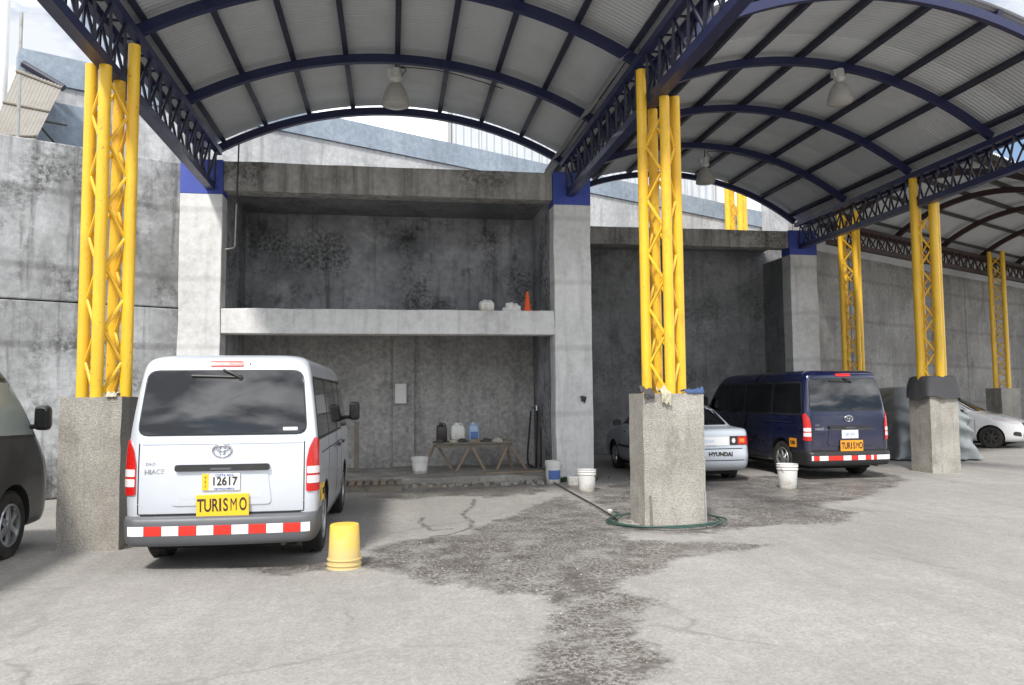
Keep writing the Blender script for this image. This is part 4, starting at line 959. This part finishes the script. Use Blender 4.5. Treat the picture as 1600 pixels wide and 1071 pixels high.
def hatch(loc, rz, label, pm):
    t = thing('hatchback', label, 'car', (loc[0], loc[1], ground_z(*loc[:2])), rz)
    lv = [(.18,.1,3.72,.72,.1,.3),(.22,.04,3.80,.80,.16,.42),(.34,.0,3.85,.845,.2,.48),(.48,.01,3.85,.85,.2,.5),(.62,.02,3.82,.85,.2,.5),(.74,.03,3.72,.848,.2,.5),(.84,.05,3.52,.842,.2,.46),(.92,.07,3.2,.83,.2,.40),(.975,.09,2.92,.812,.2,.3),
          (1.02,.11,2.80,.795,.2,.25),(1.12,.17,2.62,.765,.2,.22),(1.24,.25,2.42,.725,.2,.2),(1.36,.35,2.2,.68,.2,.2),(1.43,.44,2.05,.64,.2,.2),(1.475,.6,1.85,.56,.2,.2),(1.495,.8,1.6,.42,.15,.15),(1.5,1.0,1.4,.25,.1,.1)]
    B = Body(lv, .06, .13); link('body', B.mesh('body', pm, [(.62, .3, .345, .45, 1.0), (3.05, .3, .345, .45, 1.0)], 30), t, local=True)
    re = B.end(False); fr = B.end(True)
    panel('windscreen', 'glass', t, fr, [(-.72, 1.02), (.72, 1.02), (.60, 1.40), (-.60, 1.40)], .06, .004, (0, .6, 1))
    panel('rear_window', 'glass', t, re, [(-.6, 1.05), (.6, 1.05), (.52, 1.38), (-.52, 1.38)], .06, .004, (0, -1, .4))
    panel('grille', 'black_plastic', t, fr, rect(-.42, .42, .60, .70), .04, .006, (0, 1, .2)); panel('lower_grille', 'black_plastic', t, fr, rect(-.50, .50, .30, .42), .04, .006, (0, 1, 0))
    emblem(t, 0, 3.845, .65, .11)
    for sg in (-1, 1):
        sf = B.side(sg)
        hl = panel('headlight', 'clear_lens', t, fr, [(sg*.50, .66), (sg*.70, .68), (sg*.835, .80), (sg*.80, .86), (sg*.62, .80)], .03, .008, (sg*.5, 1, .4))
        panel('fog_lamp_surround', 'black_plastic', t, fr, [(sg*.56, .33), (sg*.74, .36), (sg*.72, .47), (sg*.58, .45)], .04, .007, (sg*.4, 1, 0))
        panel('tail_light', 'red_lens', t, re, [(sg*.66, .78), (sg*.84, .78), (sg*.82, 1.02), (sg*.70, 1.0)], .03, .008, (sg*.5, -1, 0))
        panel('side_window', 'glass_side', t, sf, [(.45, 1.04), (1.35, 1.02), (1.35, 1.40), (.62, 1.40)], .05, .004, (sg, 0, .3))
        panel('side_window', 'glass_side', t, sf, [(1.42, 1.02), (2.62, 1.0), (2.12, 1.36), (1.42, 1.40)], .04, .004, (sg, 0, .3))
        for yy in (1.385, 2.68): panel('door_gap', 'well', t, sf, rect(yy-.005, yy+.005, .3, .99), .003, .0012, (sg, 0, 0), rings=(1.0, .4), depth=.004)
        panel('door_handle', pm, t, sf, rect(1.55, 1.72, .84, .875), .012, .02, (sg, 0, 0))
        m = MB(); m.loft([[Vector((sg*(.93+p.x*k), yy, 1.03+p.y*k)) for p in rpoly([(-.1, -.065), (.1, -.065), (.09, .065), (-.09, .065)], .04)] for yy, k in ((2.46, .9), (2.50, 1.0), (2.56, .8), (2.60, .4))]); link('wing_mirror', m.mesh('wing_mirror', pm, 50), t, local=True)
        for yy in (.62, 3.05): wheel(t, sg*.755, yy, .30, .19, 7, 'dark')
    link('underbody', MB().box(-.6, .6, .3, 3.5, .12, .24).mesh('underbody', 'well'), t, local=True)
WC = G(1549, 700)
# front right wheel (x=+.755,y=3.05) stands at WC; nose turned to the right of the picture and towards the yard
hd = R(-140); off = Matrix.Rotation(hd, 3, 'Z') @ Vector((.80, 3.05, 0))
hatch((WC[0]-off.x, WC[1]-off.y), hd, 'white hatchback with dark wheels parked beyond the covered car', 'car_white')
hatch((23.9, 24.4), R(-100), 'black hatchback standing by the rear wall beyond the white hatchback', 'black_plastic')
# covered car
def covered(loc, rz):
    lv = [(.02,-.18,4.1,1.02,.3,.4),(.06,-.14,4.06,.98,.3,.4),(.20,-.08,4.0,.92,.3,.4),(.45,-.02,3.97,.89,.3,.45),(.8,.02,3.9,.88,.28,.45),(.95,.05,3.75,.86,.26,.45),(1.03,.09,3.3,.83,.25,.4),(1.09,.16,2.9,.80,.25,.3),(1.25,.26,2.7,.75,.25,.3),(1.42,.38,2.5,.69,.25,.3),(1.56,.5,2.3,.63,.25,.3),(1.64,.62,2.15,.55,.25,.3),(1.68,.8,1.95,.42,.2,.2),(1.70,1.0,1.7,.2,.1,.1)]
    fine = []
    for a, b in zip(lv, lv[1:]):
        for k in range(3): fine.append(tuple(x+(y-x)*k/3 for x, y in zip(a, b)))
    fine.append(lv[-1]); B = Body(lv, .08, .12, (14, 12, 40, 14), .03); fine = B.lv; rings = []
    for L_ in fine:
        r_ = B.ring(L_); cx = (L_[1]+L_[2])/2; n = len(r_); o = []
        for k, p in enumerate(r_):
            d = Vector((p.x, p.y-cx, 0)); d.normalize(); z = p.z; fade = max(0, 1-z/1.15)
            ang = k/n
            w_ = .045*math.sin((z*1.0+.35*p.y+.5*p.x)*15+3*n3(p.x*1.3, p.y*1.3, z))*max(0, min(1, (1.55-z)*1.6))*(.35+.65*abs(n3(p.x, p.y*.8, z*2)))*2.6+.09*fade**1.3*math.sin(ang*2*math.pi*23+2*n3(ang*9, z))+.06*fade*fbm(ang*22, z*1.2, 2)+.035*n3(p.x*2.1+p.y*.8, p.y*1.7, z*5.0+p.y*1.1)+.02*math.sin(z*17+p.y*2.2+p.x*3)*max(0, min(1, (1.5-z)))
            o.append(p+d*w_+Vector((0, 0, .012*n3(p.x*5, p.y*5, z*3) if z > .1 else .03*abs(n3(ang*40, 3)))))
        rings.append(o)
    m = MB(); m.loft(rings); o = m.obj('covered_car', 'tarp_grey', None, 60); o.matrix_basis = Matrix.Translation((*loc, ground_z(*loc))) @ Matrix.Rotation(rz, 4, 'Z')
    tag(o, 'car hidden under a wrinkled grey-blue cover behind the stained pier', 'covered car')
covered((12.42, 16.3), R(-8))

# ================================================================== LAMPS
def lamp(label, u, w, ztop, zc):
    t = thing('high_bay_lamp', label, 'lamp', (u, w, zc), 0, 'high-bay lamps under the canopies')
    m = MB(); m.tube([(u, w, zc+.30), (u, w, ztop)], .012, 8); m.obj('hook_rod', 'dark_metal', t, 40)
    m = MB(); m.lathe([(.03, .30), (.075, .29), (.085, .24), (.085, .16), (.10, .15), (.10, .12), (.07, .10), (.05, .06)], 20, (u, w, zc)); m.box(u-.13, u-.07, w-.05, w+.05, zc+.15, zc+.27); m.obj('ballast_housing', 'lamp_body', t, 35)
    m = MB(); n = 48; prof = [(.06, .06), (.11, .02), (.155, -.06), (.185, -.14), (.205, -.22), (.212, -.29), (.208, -.292), (.198, -.22), (.178, -.14), (.148, -.06), (.10, .01)]
    vs = []; fs = []
    for r, z in prof: vs += [(u+r*(1+.014*(k % 2))*math.cos(k*2*math.pi/n), w+r*(1+.014*(k % 2))*math.sin(k*2*math.pi/n), zc+z) for k in range(n)]
    for i in range(len(prof)-1): fs += [(i*n+k, i*n+(k+1) % n, (i+1)*n+(k+1) % n, (i+1)*n+k) for k in range(n)]
    m.add(vs, fs); m.obj('ribbed_shade', 'lamp_glass', t)
    m = MB(); m.tube(catmull([(u+.10, w, zc+.2), (u+.16, w+.02, zc+.30), (u+.10, w+.05, ztop-.01), (u+.8, w+.06, ztop-.05), (u+1.7, w+.06, ztop-.27)], 6), .008, 6); m.obj('cable', 'hose_black', t, 60)
    m = MB(); m.lathe([(.20, -.285), (.15, -.31), (.05, -.322)], 28, (u, w, zc)); m.obj('lens', 'lamp_glass', t, 60)
lamp('round high-bay lamp hanging from the canopy over the silver van', .05, 12.0, 6.72, 6.36)
lamp('round high-bay lamp hanging in the wider canopy, the one nearer its open end', 7.55, 12.0, 7.06, 6.78)
lamp('round high-bay lamp hanging in the wider canopy, the one nearer the dark bay', 7.0, 16.5, 7.07, 6.60)

# ================================================================== LOOSE THINGS
def bucket(label, x, y, z0, r0, r1, h, mat, upside=False, handle=True, extra=None, tilt=0.0, group=None):
    t = thing('bucket', label, 'bucket', (x, y, z0), rnd.uniform(0, 6), group)
    pr = [(r0*.96, 0), (r0, .008), (r0+(r1-r0)*.78, h*.78), (r1*1.05, h*.785), (r1*1.05, h*.81), (r1*.985, h*.815), (r1*1.0, h*.90), (r1*1.06, h*.905), (r1*1.06, h*.925), (r1, h*.93), (r1*1.01, h*.985), (r1*1.05, h), (r1*.97, h), (r1*.95, h*.96), (r0*.94, .015)]
    if upside: pr = [(r, h-z) for r, z in pr]
    m = MB(); m.lathe(pr, 30, cap0=True, cap1=True); link('shell', m.mesh('shell', mat, 35), t, local=True)
    if handle and not upside:
        pts = [(r1*1.07*math.cos(a), r1*1.07*math.sin(a)*.45-.05, h*.86-math.sin(a)*h*.42) for a in [math.pi*k/12 for k in range(13)]]
        m = MB(); m.tube(pts, .003, 6); link('wire_handle', m.mesh('wire_handle', 'dark_metal', 50), t, local=True)
    if extra:
        m = MB(); n = 14
        f = lambda i, j: ((r0+(r1-r0)*(.2+.4*j)+.0025)*math.cos(-2.6+2.0*i), (r0+(r1-r0)*(.2+.4*j)+.0025)*math.sin(-2.6+2.0*i), h*(.2+.4*j))
        m.grid(f, n, 2); t2 = link('printed_label', m.mesh('printed_label', extra, 60), t, local=True)
    if tilt: t.matrix_basis = t.matrix_basis @ Matrix.Rotation(tilt, 4, 'X')
    return t
b0 = G(538, 884); bucket('worn yellow bucket upside down beside the silver van', *b0, ground_z(*b0), .132, .15, .39, 'bucket_yellow', True)
# (upside: wide rim down) -> swap radii so the rim rests on the ground
b1 = G(917, 767); bucket('white plastic pail standing in front of the tall bay corner pier', *b1, ground_z(*b1), .125, .15, .35, 'bucket_white')
b2 = G(1231, 761); bucket('white plastic pail with grimy base in front of the dark blue van', *b2, ground_z(*b2), .14, .168, .40, 'bucket_white')
b3 = G(656, 739, .13); bucket('small white tub with round mark beside the wash table', *b3, .115, .13, .16, .31, 'bucket_white', extra='paper')
b4 = G(860, 751, .02); bucket('white and blue paint pail in the corner of the open bay', b4[0], min(b4[1], 13.7), ground_z(b4[0], 13.7), .12, .14, .40, 'bucket_white', extra='label_blue')
b5 = G(895, 758); m = MB(); rough_block(m, -.085, .085, -.07, .07, 0, .16, .006, .03, 2.0, 9); o = m.obj('plastic_tub', 'bucket_white', None, 50); o.location = (*b5, ground_z(*b5)-.002); bev(o, .015)
tag(o, 'small square white tub next to the white pail by the corner pier', 'tub')
def jug(name, label, x, y, z, w, d, h, mat, cap='black_plastic', rz=0.0, lab=None):
    t = thing(name, label, 'jug', (x, y, z), rz); m = MB(); rg = []
    for zz, k, kx in ((0,.94,.94),(.01,1,1),(h*.62,1,1),(h*.76,.96,.93),(h*.86,.72,.62),(h*.90,.40,.36),(h*.91,.34,.30),(h*.96,.34,.30)):
        rg.append([Vector((p.x*kx-(w*.10 if zz > h*.8 else 0), p.y*k, zz)) for p in rpoly(rect(-w/2, w/2, -d/2, d/2), min(w, d)*.28)])
    m.loft(rg); link('shell', m.mesh('shell', mat, 40), t, local=True)
    m = MB(); m.lathe([(.022, h*.955), (.024, h*.96), (.024, h), (.018, h+.004)], 14, (-w*.10, 0, 0)); link('cap', m.mesh('cap', cap, 40), t, local=True)
    m = MB(); m.tube(catmull([(-w*.02, 0, h*.89), (w*.20, 0, h*.95), (w*.36, 0, h*.88), (w*.38, 0, h*.66)], 4), .012, 8); link('handle', m.mesh('handle', mat, 50), t, local=True)
    if lab: link('printed_label', MB().box(-w*.36, w*.36, -d/2-.002, -d/2+.01, h*.15, h*.52).mesh('printed_label', lab), t, local=True)
    return t
LW = 14.16
for (px, lab, w_, d_, h_, mt) in ((760, 'squat white jug on the concrete ledge', .27, .2, .21, 'bucket_white'),):
    p = Wp(px, 482, LW); jug('jug', lab, p.x, LW, 3.098, w_, d_, h_, mt, 'bucket_white', .1)
p = Wp(800, 482, LW); m = MB(); rg = []
def crump(u, v):
    a = u*2*math.pi; ph = v*math.pi/2; r = (1+.35*n3(math.cos(a)*2+1, math.sin(a)*2, v*4))
    return Vector((p.x+.17*r*math.cos(a)*math.cos(ph), LW+.10*r*math.sin(a)*math.cos(ph), 3.09+.165*r*math.sin(ph)))
m.grid(crump, 40, 14); tag(m.obj('plastic_bag', 'bucket_white', None, 30), 'crumpled white plastic bag on the concrete ledge beside the cone', 'bag')
p = Wp(824, 482, LW); t = thing('traffic_cone', 'slim orange traffic cone on the concrete ledge', 'cone', (p.x, LW, 3.098))
link('base', MB().box(-.085, .085, -.085, .085, 0, .02).mesh('base', 'cone_orange'), t, local=True)
m = MB(); m.lathe([(.075, .02), (.066, .05), (.022, .36), (.016, .37)], 24); link('cone', m.mesh('cone', 'cone_orange', 50), t, local=True)
m = MB(); 
for k in range(26):
    px = rnd.uniform(378, 475) if k < 20 else rnd.uniform(838, 858); q = Wp(px, 480, 14.08+rnd.uniform(0, .12)); r = rnd.uniform(.008, .022)
    rough_block(m, q.x-r, q.x+r, q.y-r*.7, q.y+r*.7, 3.09, 3.095+r*1.2, r*.6, r, k*3.1, 14)
tag(m.obj('rubble', 'conc_facade'), 'crumbs of broken plaster lying along the concrete ledge', 'rubble', kind='stuff')
# thin pipe hanging in the upper niche
pt = thing('water_pipe', 'thin steel pipe with an elbow hanging across the upper niche', 'pipe', (Wp(370, 300, 13.93).x, 13.93, 0))
a, b_, c_ = Wp(373, 236, 13.93), Wp(367, 388, 13.93), Wp(352, 390, 13.93)
m = MB(); m.tube([a+Vector((0,0,.15)), a, a.lerp(b_, .55)], .014, 8); m.obj('upper_length', 'dark_metal', pt, 50)
m = MB(); m.tube([a.lerp(b_, .55), b_+Vector((0,0,.03)), b_+Vector((-.03,0,0)), c_], .014, 8); m.obj('lower_length', 'grey_metal', pt, 50)
# meter box
q0, q1 = Wp(617, 631, 16.19), Wp(635, 600, 16.19); mt = thing('meter_box', 'white two-door meter box on the pilaster of the open bay', 'box', ((q0.x+q1.x)/2, 16.19, q0.z))
zm = (q0.z+q1.z)/2
bev(MB().box(q0.x, q1.x, 16.08, 16.199, q0.z, q1.z).obj('case', 'white_paint', mt), .006)
for z0, z1 in ((q0.z+.01, zm-.006), (zm+.006, q1.z-.01)): bev(MB().box(q0.x+.012, q1.x-.012, 16.068, 16.0805, z0, z1).obj('door', 'paper', mt), .004)
# standpipe and posts in the niche
def post(label, px0, px1, py0, py1, w_, mat, name='post'):
    a = Wp(px0, py1, w_); b2 = Wp(px1, py0, w_); m = MB(); hw = abs(b2.x-a.x)/2; cx = (a.x+b2.x)/2
    rough_block(m, cx-hw, cx+hw, w_-hw, w_+hw, .09, b2.z, .008, .07, px0, 5); o = m.obj(name, mat); tag(o, label, 'post'); return o
post('charred dark timber post in the open bay beyond the silver van nose', 553, 561, 660, 740, 15.4, 'wood_grey')
post('dark timber post beside the wall tap', 845, 853, 668, 745, 15.5, 'jug_brown')
post('short brown timber post in the shaded corner behind the paint pail', 857, 862, 675, 745, 15.7, 'wood_grey')
sp = thing('standpipe', 'black standpipe with a grey tap against the side wall of the open bay', 'tap', (Wp(838, 700, 15.6).x, 15.6, .12))
a = Wp(838, 738, 15.6); b_ = Wp(839, 640, 15.6); a.z = .10
m = MB(); m.tube([a, (b_.x, b_.y, b_.z)], .022, 10); m.obj('riser', 'hose_black', sp, 50)
m = MB(); m.tube([b_+Vector((0,0,-.02)), b_+Vector((0,0,.08))], .035, 10); m.tube([b_+Vector((0,0,.03)), b_+Vector((-.10,-.02,.03)), b_+Vector((-.13,-.03,-.03))], .02, 8); m.obj('tap', 'chrome', sp, 50)
m = MB(); m.tube(catmull([b_+Vector((-.13,-.03,-.03)), b_+Vector((-.16,-.02,-.4)), b_+Vector((-.20,0,-1.0)), Vector((b_.x-.15, 15.3, .14)), Vector((b_.x+.05, 14.6, .14))], 6), .018, 8); m.obj('hose_tail', 'hose_black', sp, 50)
# wash table on trestles
TZ = Wp(735, 690, 15.2).z; TA = Wp(676, 690, 15.2).x; TB = Wp(802, 690, 15.2).x
tb = thing('trestle_table', 'rough plank table on splayed timber trestles in the open bay', 'table', ((TA+TB)/2, 15.2, .12))
for k in range(3): bev(MB().box(TA+.05*hash1(k), TB-.06*hash1(k+5), 14.94+k*.19, 14.94+k*.19+.175, TZ-.04, TZ).obj('plank', 'wood_grey', tb), .006)
for k, z in ((0, TZ-.10), (1, TZ-.10)): MB().box(TA+.05, TB-.05, 14.97+k*.44, 15.02+k*.44, z, TZ-.041).obj('rail', 'wood_grey', tb)
for (tx, bx, y) in ((680, 662, 15.42), (682, 706, 15.42), (735, 713, 15.0), (736, 758, 15.0), (794, 776, 15.0), (796, 823, 15.0), (790, 800, 15.42)):
    a = Wp(tx, 694, y); a.z = TZ-.05; b_ = Wp(bx, 742, y); b_.z = .125
    m = MB(); d = Vector((.028, 0, 0)); e = Vector((0, .02, 0)); m.loft([[q-d-e, q+d-e, q+d+e, q-d+e] for q in (b_, a)]); m.obj('leg', 'wood', tb)
for (px, lab, w_, h_, mat, cp, lb) in ((690, 'dark brown jug on the plank table', .20, .37, 'jug_brown', 'black_plastic', None), (715, 'white jug with handle on the plank table', .27, .37, 'bucket_white', 'bucket_white', None), (740, 'pale blue jug with dark label on the plank table', .20, .37, 'jug_blue', 'white_paint', 'label_blue')):
    p = Wp(px, 680, 15.15); jug('jug', lab, p.x, 15.15, TZ, w_, .16, h_, mat, cp, rnd.uniform(-.3, .3), lb)
RAGS = (('rag_dark', 'dark grey rag at the end of the plank table above the small white tub'), ('rag_pale', 'pale rag lying in front of the dark brown jug'), ('rag_dark', 'dark rag crumpled before the white jug with handle'), ('wood', 'tan rag lying between the white jug and the pale blue jug'),
        ('rag_dark', 'black rag just past the pale blue jug'), ('rag_pale', 'cream rag on the bare stretch of the plank table'), ('wood_grey', 'dull brown rag on the plank table end near the wall tap'))
for k, (mat, lab) in enumerate(RAGS):
    x = TA+.1+(TB-TA-.2)*(k+.4*hash1(k))/6.5; r = rnd.uniform(.06, .10); m = MB()
    cx, cy, sd2 = x, 14.98+rnd.uniform(-.01, .05), k*5.3
    def f(u, v, cx=cx, cy=cy, r=r, sd2=sd2):
        a = u*2*math.pi; ph = v*math.pi/2; q = 1+.4*n3(math.cos(a)*1.5+sd2, math.sin(a)*1.5, v*3)
        return Vector((cx+r*1.3*q*math.cos(a)*math.cos(ph), cy+r*.8*q*math.sin(a)*math.cos(ph), TZ-.005+r*.75*q*math.sin(ph)))
    m.grid(f, 14, 6); tag(m.obj('rag', mat, None, 60), lab, 'rag')
# pallet and planks on the plinth's left half
pa, pb = G(556, 758), G(618, 752); pl = thing('pallet', 'weathered timber pallet lying at the plinth edge beside the silver van', 'pallet', (pa[0]+.4, 13.55, 0))
x0, x1 = pa[0]-.2, pb[0]+.1; y0, y1 = 13.15, 13.82
for k in range(3): bev(MB().box(x0, x1, y0+k*.29, y0+k*.29+.08, -.01, .10).obj('bearer', 'wood_grey', pl), .006)
for k in range(8):
    xx = x0+(x1-x0-.09)*k/7; bev(MB().box(xx, xx+.085, y0-.03, y1, .1015, .125+.004*hash1(k)).obj('slat', 'wood' if k % 3 else 'wood_grey', pl), .004)
for k, (px, py, ln, a, mat, lab) in enumerate(((690, 752, 1.3, .12, 'wood', 'loose tan plank lying across the plinth edge'), (735, 757, .9, -.2, 'wood_grey', 'short dark plank on the ground before the plinth'), (800, 747, 1.1, .05, 'wood', 'pale plank lying on the plinth below the table'), (640, 757, .8, .4, 'wood_grey', 'weathered grey plank beside the pallet'))):
    q = G(px, py); q = (q[0], min(q[1], 13.75) if k != 2 else 14.4); m = MB(); rough_block(m, -ln/2, ln/2, -.06, .06, 0, .035, .008, .1, k*2.2, 4); o = m.obj('plank', mat)
    zz = ground_z(*q) if k != 2 else .125
    o.matrix_basis = Matrix.Translation((q[0], q[1], zz)) @ Matrix.Rotation(a, 4, 'Z'); tag(o, lab, 'plank')
m = MB()
for k in range(90):
    x = rnd.uniform(-2.4, 2.7); y = 13.82-abs(rnd.gauss(0, .12)); r = rnd.uniform(.015, .06); rough_block(m, x-r, x+r, y-r*.8, y+r*.8, -.015, r*.7, r*.7, r*.9, k*1.9, 12)
tag(m.obj('rubble', 'conc_plinth'), 'broken concrete rubble along the foot of the plinth', 'rubble', kind='stuff')
# hoses
m = MB(); pts = [(*G(858, 752), .02), (*G(880, 764), .015), (*G(905, 778), .014), (*G(930, 792), .014), (*G(952, 806), .016), (*G(965, 815), .016)]
m.tube(catmull(pts, 8), .011, 8); tag(m.obj('hose', 'hose_black', None, 60), 'black hose stretched over the ground from the open bay to the pier', 'hose')
cp = Vector((3.34, 9.27, 0)); pts = []
for k in range(int(3.6*28)):
    a = k*2*math.pi/28+2.6; lp = k/28; r = .66+.09*n3(a*.45+lp*1.3, 2.2)+.05*math.sin(lp*2.4)+.03*n3(a*1.3, lp*3)
    pts.append(cp+Vector((r*math.cos(a)*1.03-.03, r*math.sin(a)*.82, .010+.015*(lp % 2)+.014*abs(n3(a, lp)))))
hg = thing('hose', 'green garden hose coiled round the foot of the wide pier', 'hose', cp)
m = MB(); m.tube(pts, .009, 8); m.obj('coil', 'hose_green', hg, 60)
q = G(953, 803); m = MB(); m.lathe([(.02, 0), (.036, .02), (.036, .05), (.02, .06)], 14, (q[0], q[1], .0)); m.obj('nozzle', 'bucket_white', hg, 50)
m = MB(); m.tube(catmull([(q[0], q[1], .03), (q[0]+.08, q[1]-.1, .02), pts[0]], 5), .0105, 8); m.obj('tail', 'hose_green', hg, 60)
# rebar stubs against the wide pier
for (px, py0, py1, mat, lab) in ((1104, 768, 822, 'grey_metal', 'thin rusty rod leaning against the right edge of the wide pier'), (1018, 775, 824, 'wood_grey', 'thin grey rod standing against the front of the wide pier')):
    q = G(px, py1); zt = Wp(px, py0, q[1]).z; m = MB(); m.tube([(q[0], q[1], 0), (q[0], q[1]+.02, zt)], .014, 8); tag(m.obj('rod', mat, None, 50), lab, 'rod')
# cloths on the piers
def cloth(label, cx, cy, zt, w_, d_, over, mat, seed, h=.05):
    m = MB(); fr = cy
    def f(u, v):
        x = cx+(u-.5)*w_*(1+.25*n3(v*3+seed, 1)); s = v*(d_+over)
        if s < d_: y = fr+d_-s; z = zt+.008+h*max(0, n3(u*3+seed, v*3)+.45)
        else: y = fr-.022-.01*(1+n3(u*5, seed)); z = zt+.005-(s-d_)*(.7+.6*abs(n3(u*2.5+seed, 4)))
        return Vector((x, y-.02*n3(u*6+seed, v*6), z))
    m.grid(f, 18, 18); o = m.obj('rag', mat, None, 70); sm = o.modifiers.new('thick', 'SOLIDIFY'); sm.thickness = .006; return tag(o, label, 'rag')
pf = 9.27-.29
cloth('pale yellowish rag hanging over the front edge of the wide pier', 3.24, pf, 1.56, .12, .18, .15, 'rag_pale', 3.3, .08)
cloth('crumpled blue rag on the right corner of the wide pier', 3.62, pf+.03, 1.56, .22, .2, .01, 'rag_blue', 8.1, .06)
cloth('dark rag on the left corner of the wide pier', 3.03, pf, 1.56, .13, .2, .08, 'rag_dark', 5.7, .08)
cloth('scrap of white cloth on top of the narrow pier', -2.88, 8.99-.30, 1.57, .10, .12, .01, 'rag_pale', 1.2, .05)
# dark tarp tied over the top of the stained pier
ux, uw = U2+.14, 14.05; m = MB(); rg = []
for (z, k) in ((1.86, .55), (1.87, .86), (1.84, .98), (1.76, 1.05), (1.66, 1.10), (1.56, 1.13), (1.48, 1.16)):
    r_ = []
    for i, pnt in enumerate(rpoly(rect(-.31, .31, -.33, .33), .10, 4, .05)):
        a = math.atan2(pnt.y, pnt.x); wv = .03*n3(a*3+2, z*4)*(2.0-z)*4+.012*math.sin(a*9+z*11)
        zz = z-(.10*max(0, n3(a*1.1+4, 0)+.5) if z < 1.6 else 0)
        r_.append(Vector((ux+pnt.x*k*(1+wv), uw+pnt.y*k*(1+wv), zz)))
    rg.append(r_)
m.loft(rg, cap0=True, cap1=False); m.f = [tuple(reversed(f)) for f in m.f]; tag(m.obj('tarp', 'tarp_dark', None, 60), 'dark grey tarp wrapped over the top of the stained pier', 'tarp')
# weeds
def weeds(label, cx, cy, n, h, sx, sy):
    m = MB()
    for k in range(n):
        x = cx+rnd.gauss(0, sx); y = cy+rnd.gauss(0, sy); a = rnd.uniform(0, 6.28); l = h*rnd.uniform(.4, 1); ln = rnd.uniform(.2, .7)
        d = Vector((math.cos(a), math.sin(a), 0)); w_ = Vector((-d.y, d.x, 0))*rnd.uniform(.004, .012); g = Vector((x, y, ground_z(x, y)))
        p1 = g+d*l*ln*.4+Vector((0,0,l*.6)); p2 = g+d*l*ln+Vector((0,0,l*.85))
        m.add([g-w_*.5, g+w_*.5, p1+w_, p2, p1-w_], [(0,1,2,3,4)])
    tag(m.obj('weeds', 'leaf'), label, 'weeds', kind='stuff')
weeds('tuft of weeds at the foot of the tall bay corner pier', 3.2, 13.9, 160, .12, .25, .04)
weeds('sparse weeds growing along the plinth edge', .5, 13.75, 120, .09, 1.4, .05)
hq = Wp(911, 625, F1-.02); hk = thing('wall_hook', 'small dark iron hook on the face of the tall bay corner pier', 'hook', (hq.x, F1, hq.z))
m = MB(); m.tube(catmull([(hq.x-.05, F1-.03, hq.z+.06), (hq.x, F1-.06, hq.z+.01), (hq.x+.05, F1-.04, hq.z+.05), (hq.x+.02, F1-.03, hq.z-.06)], 5), .014, 8); m.obj('hook', 'dark_metal', hk, 60)
m = MB(); m.box(hq.x-.03, hq.x+.03, F1-.03, F1+.01, hq.z-.03, hq.z+.07); m.obj('plate', 'dark_metal', hk)
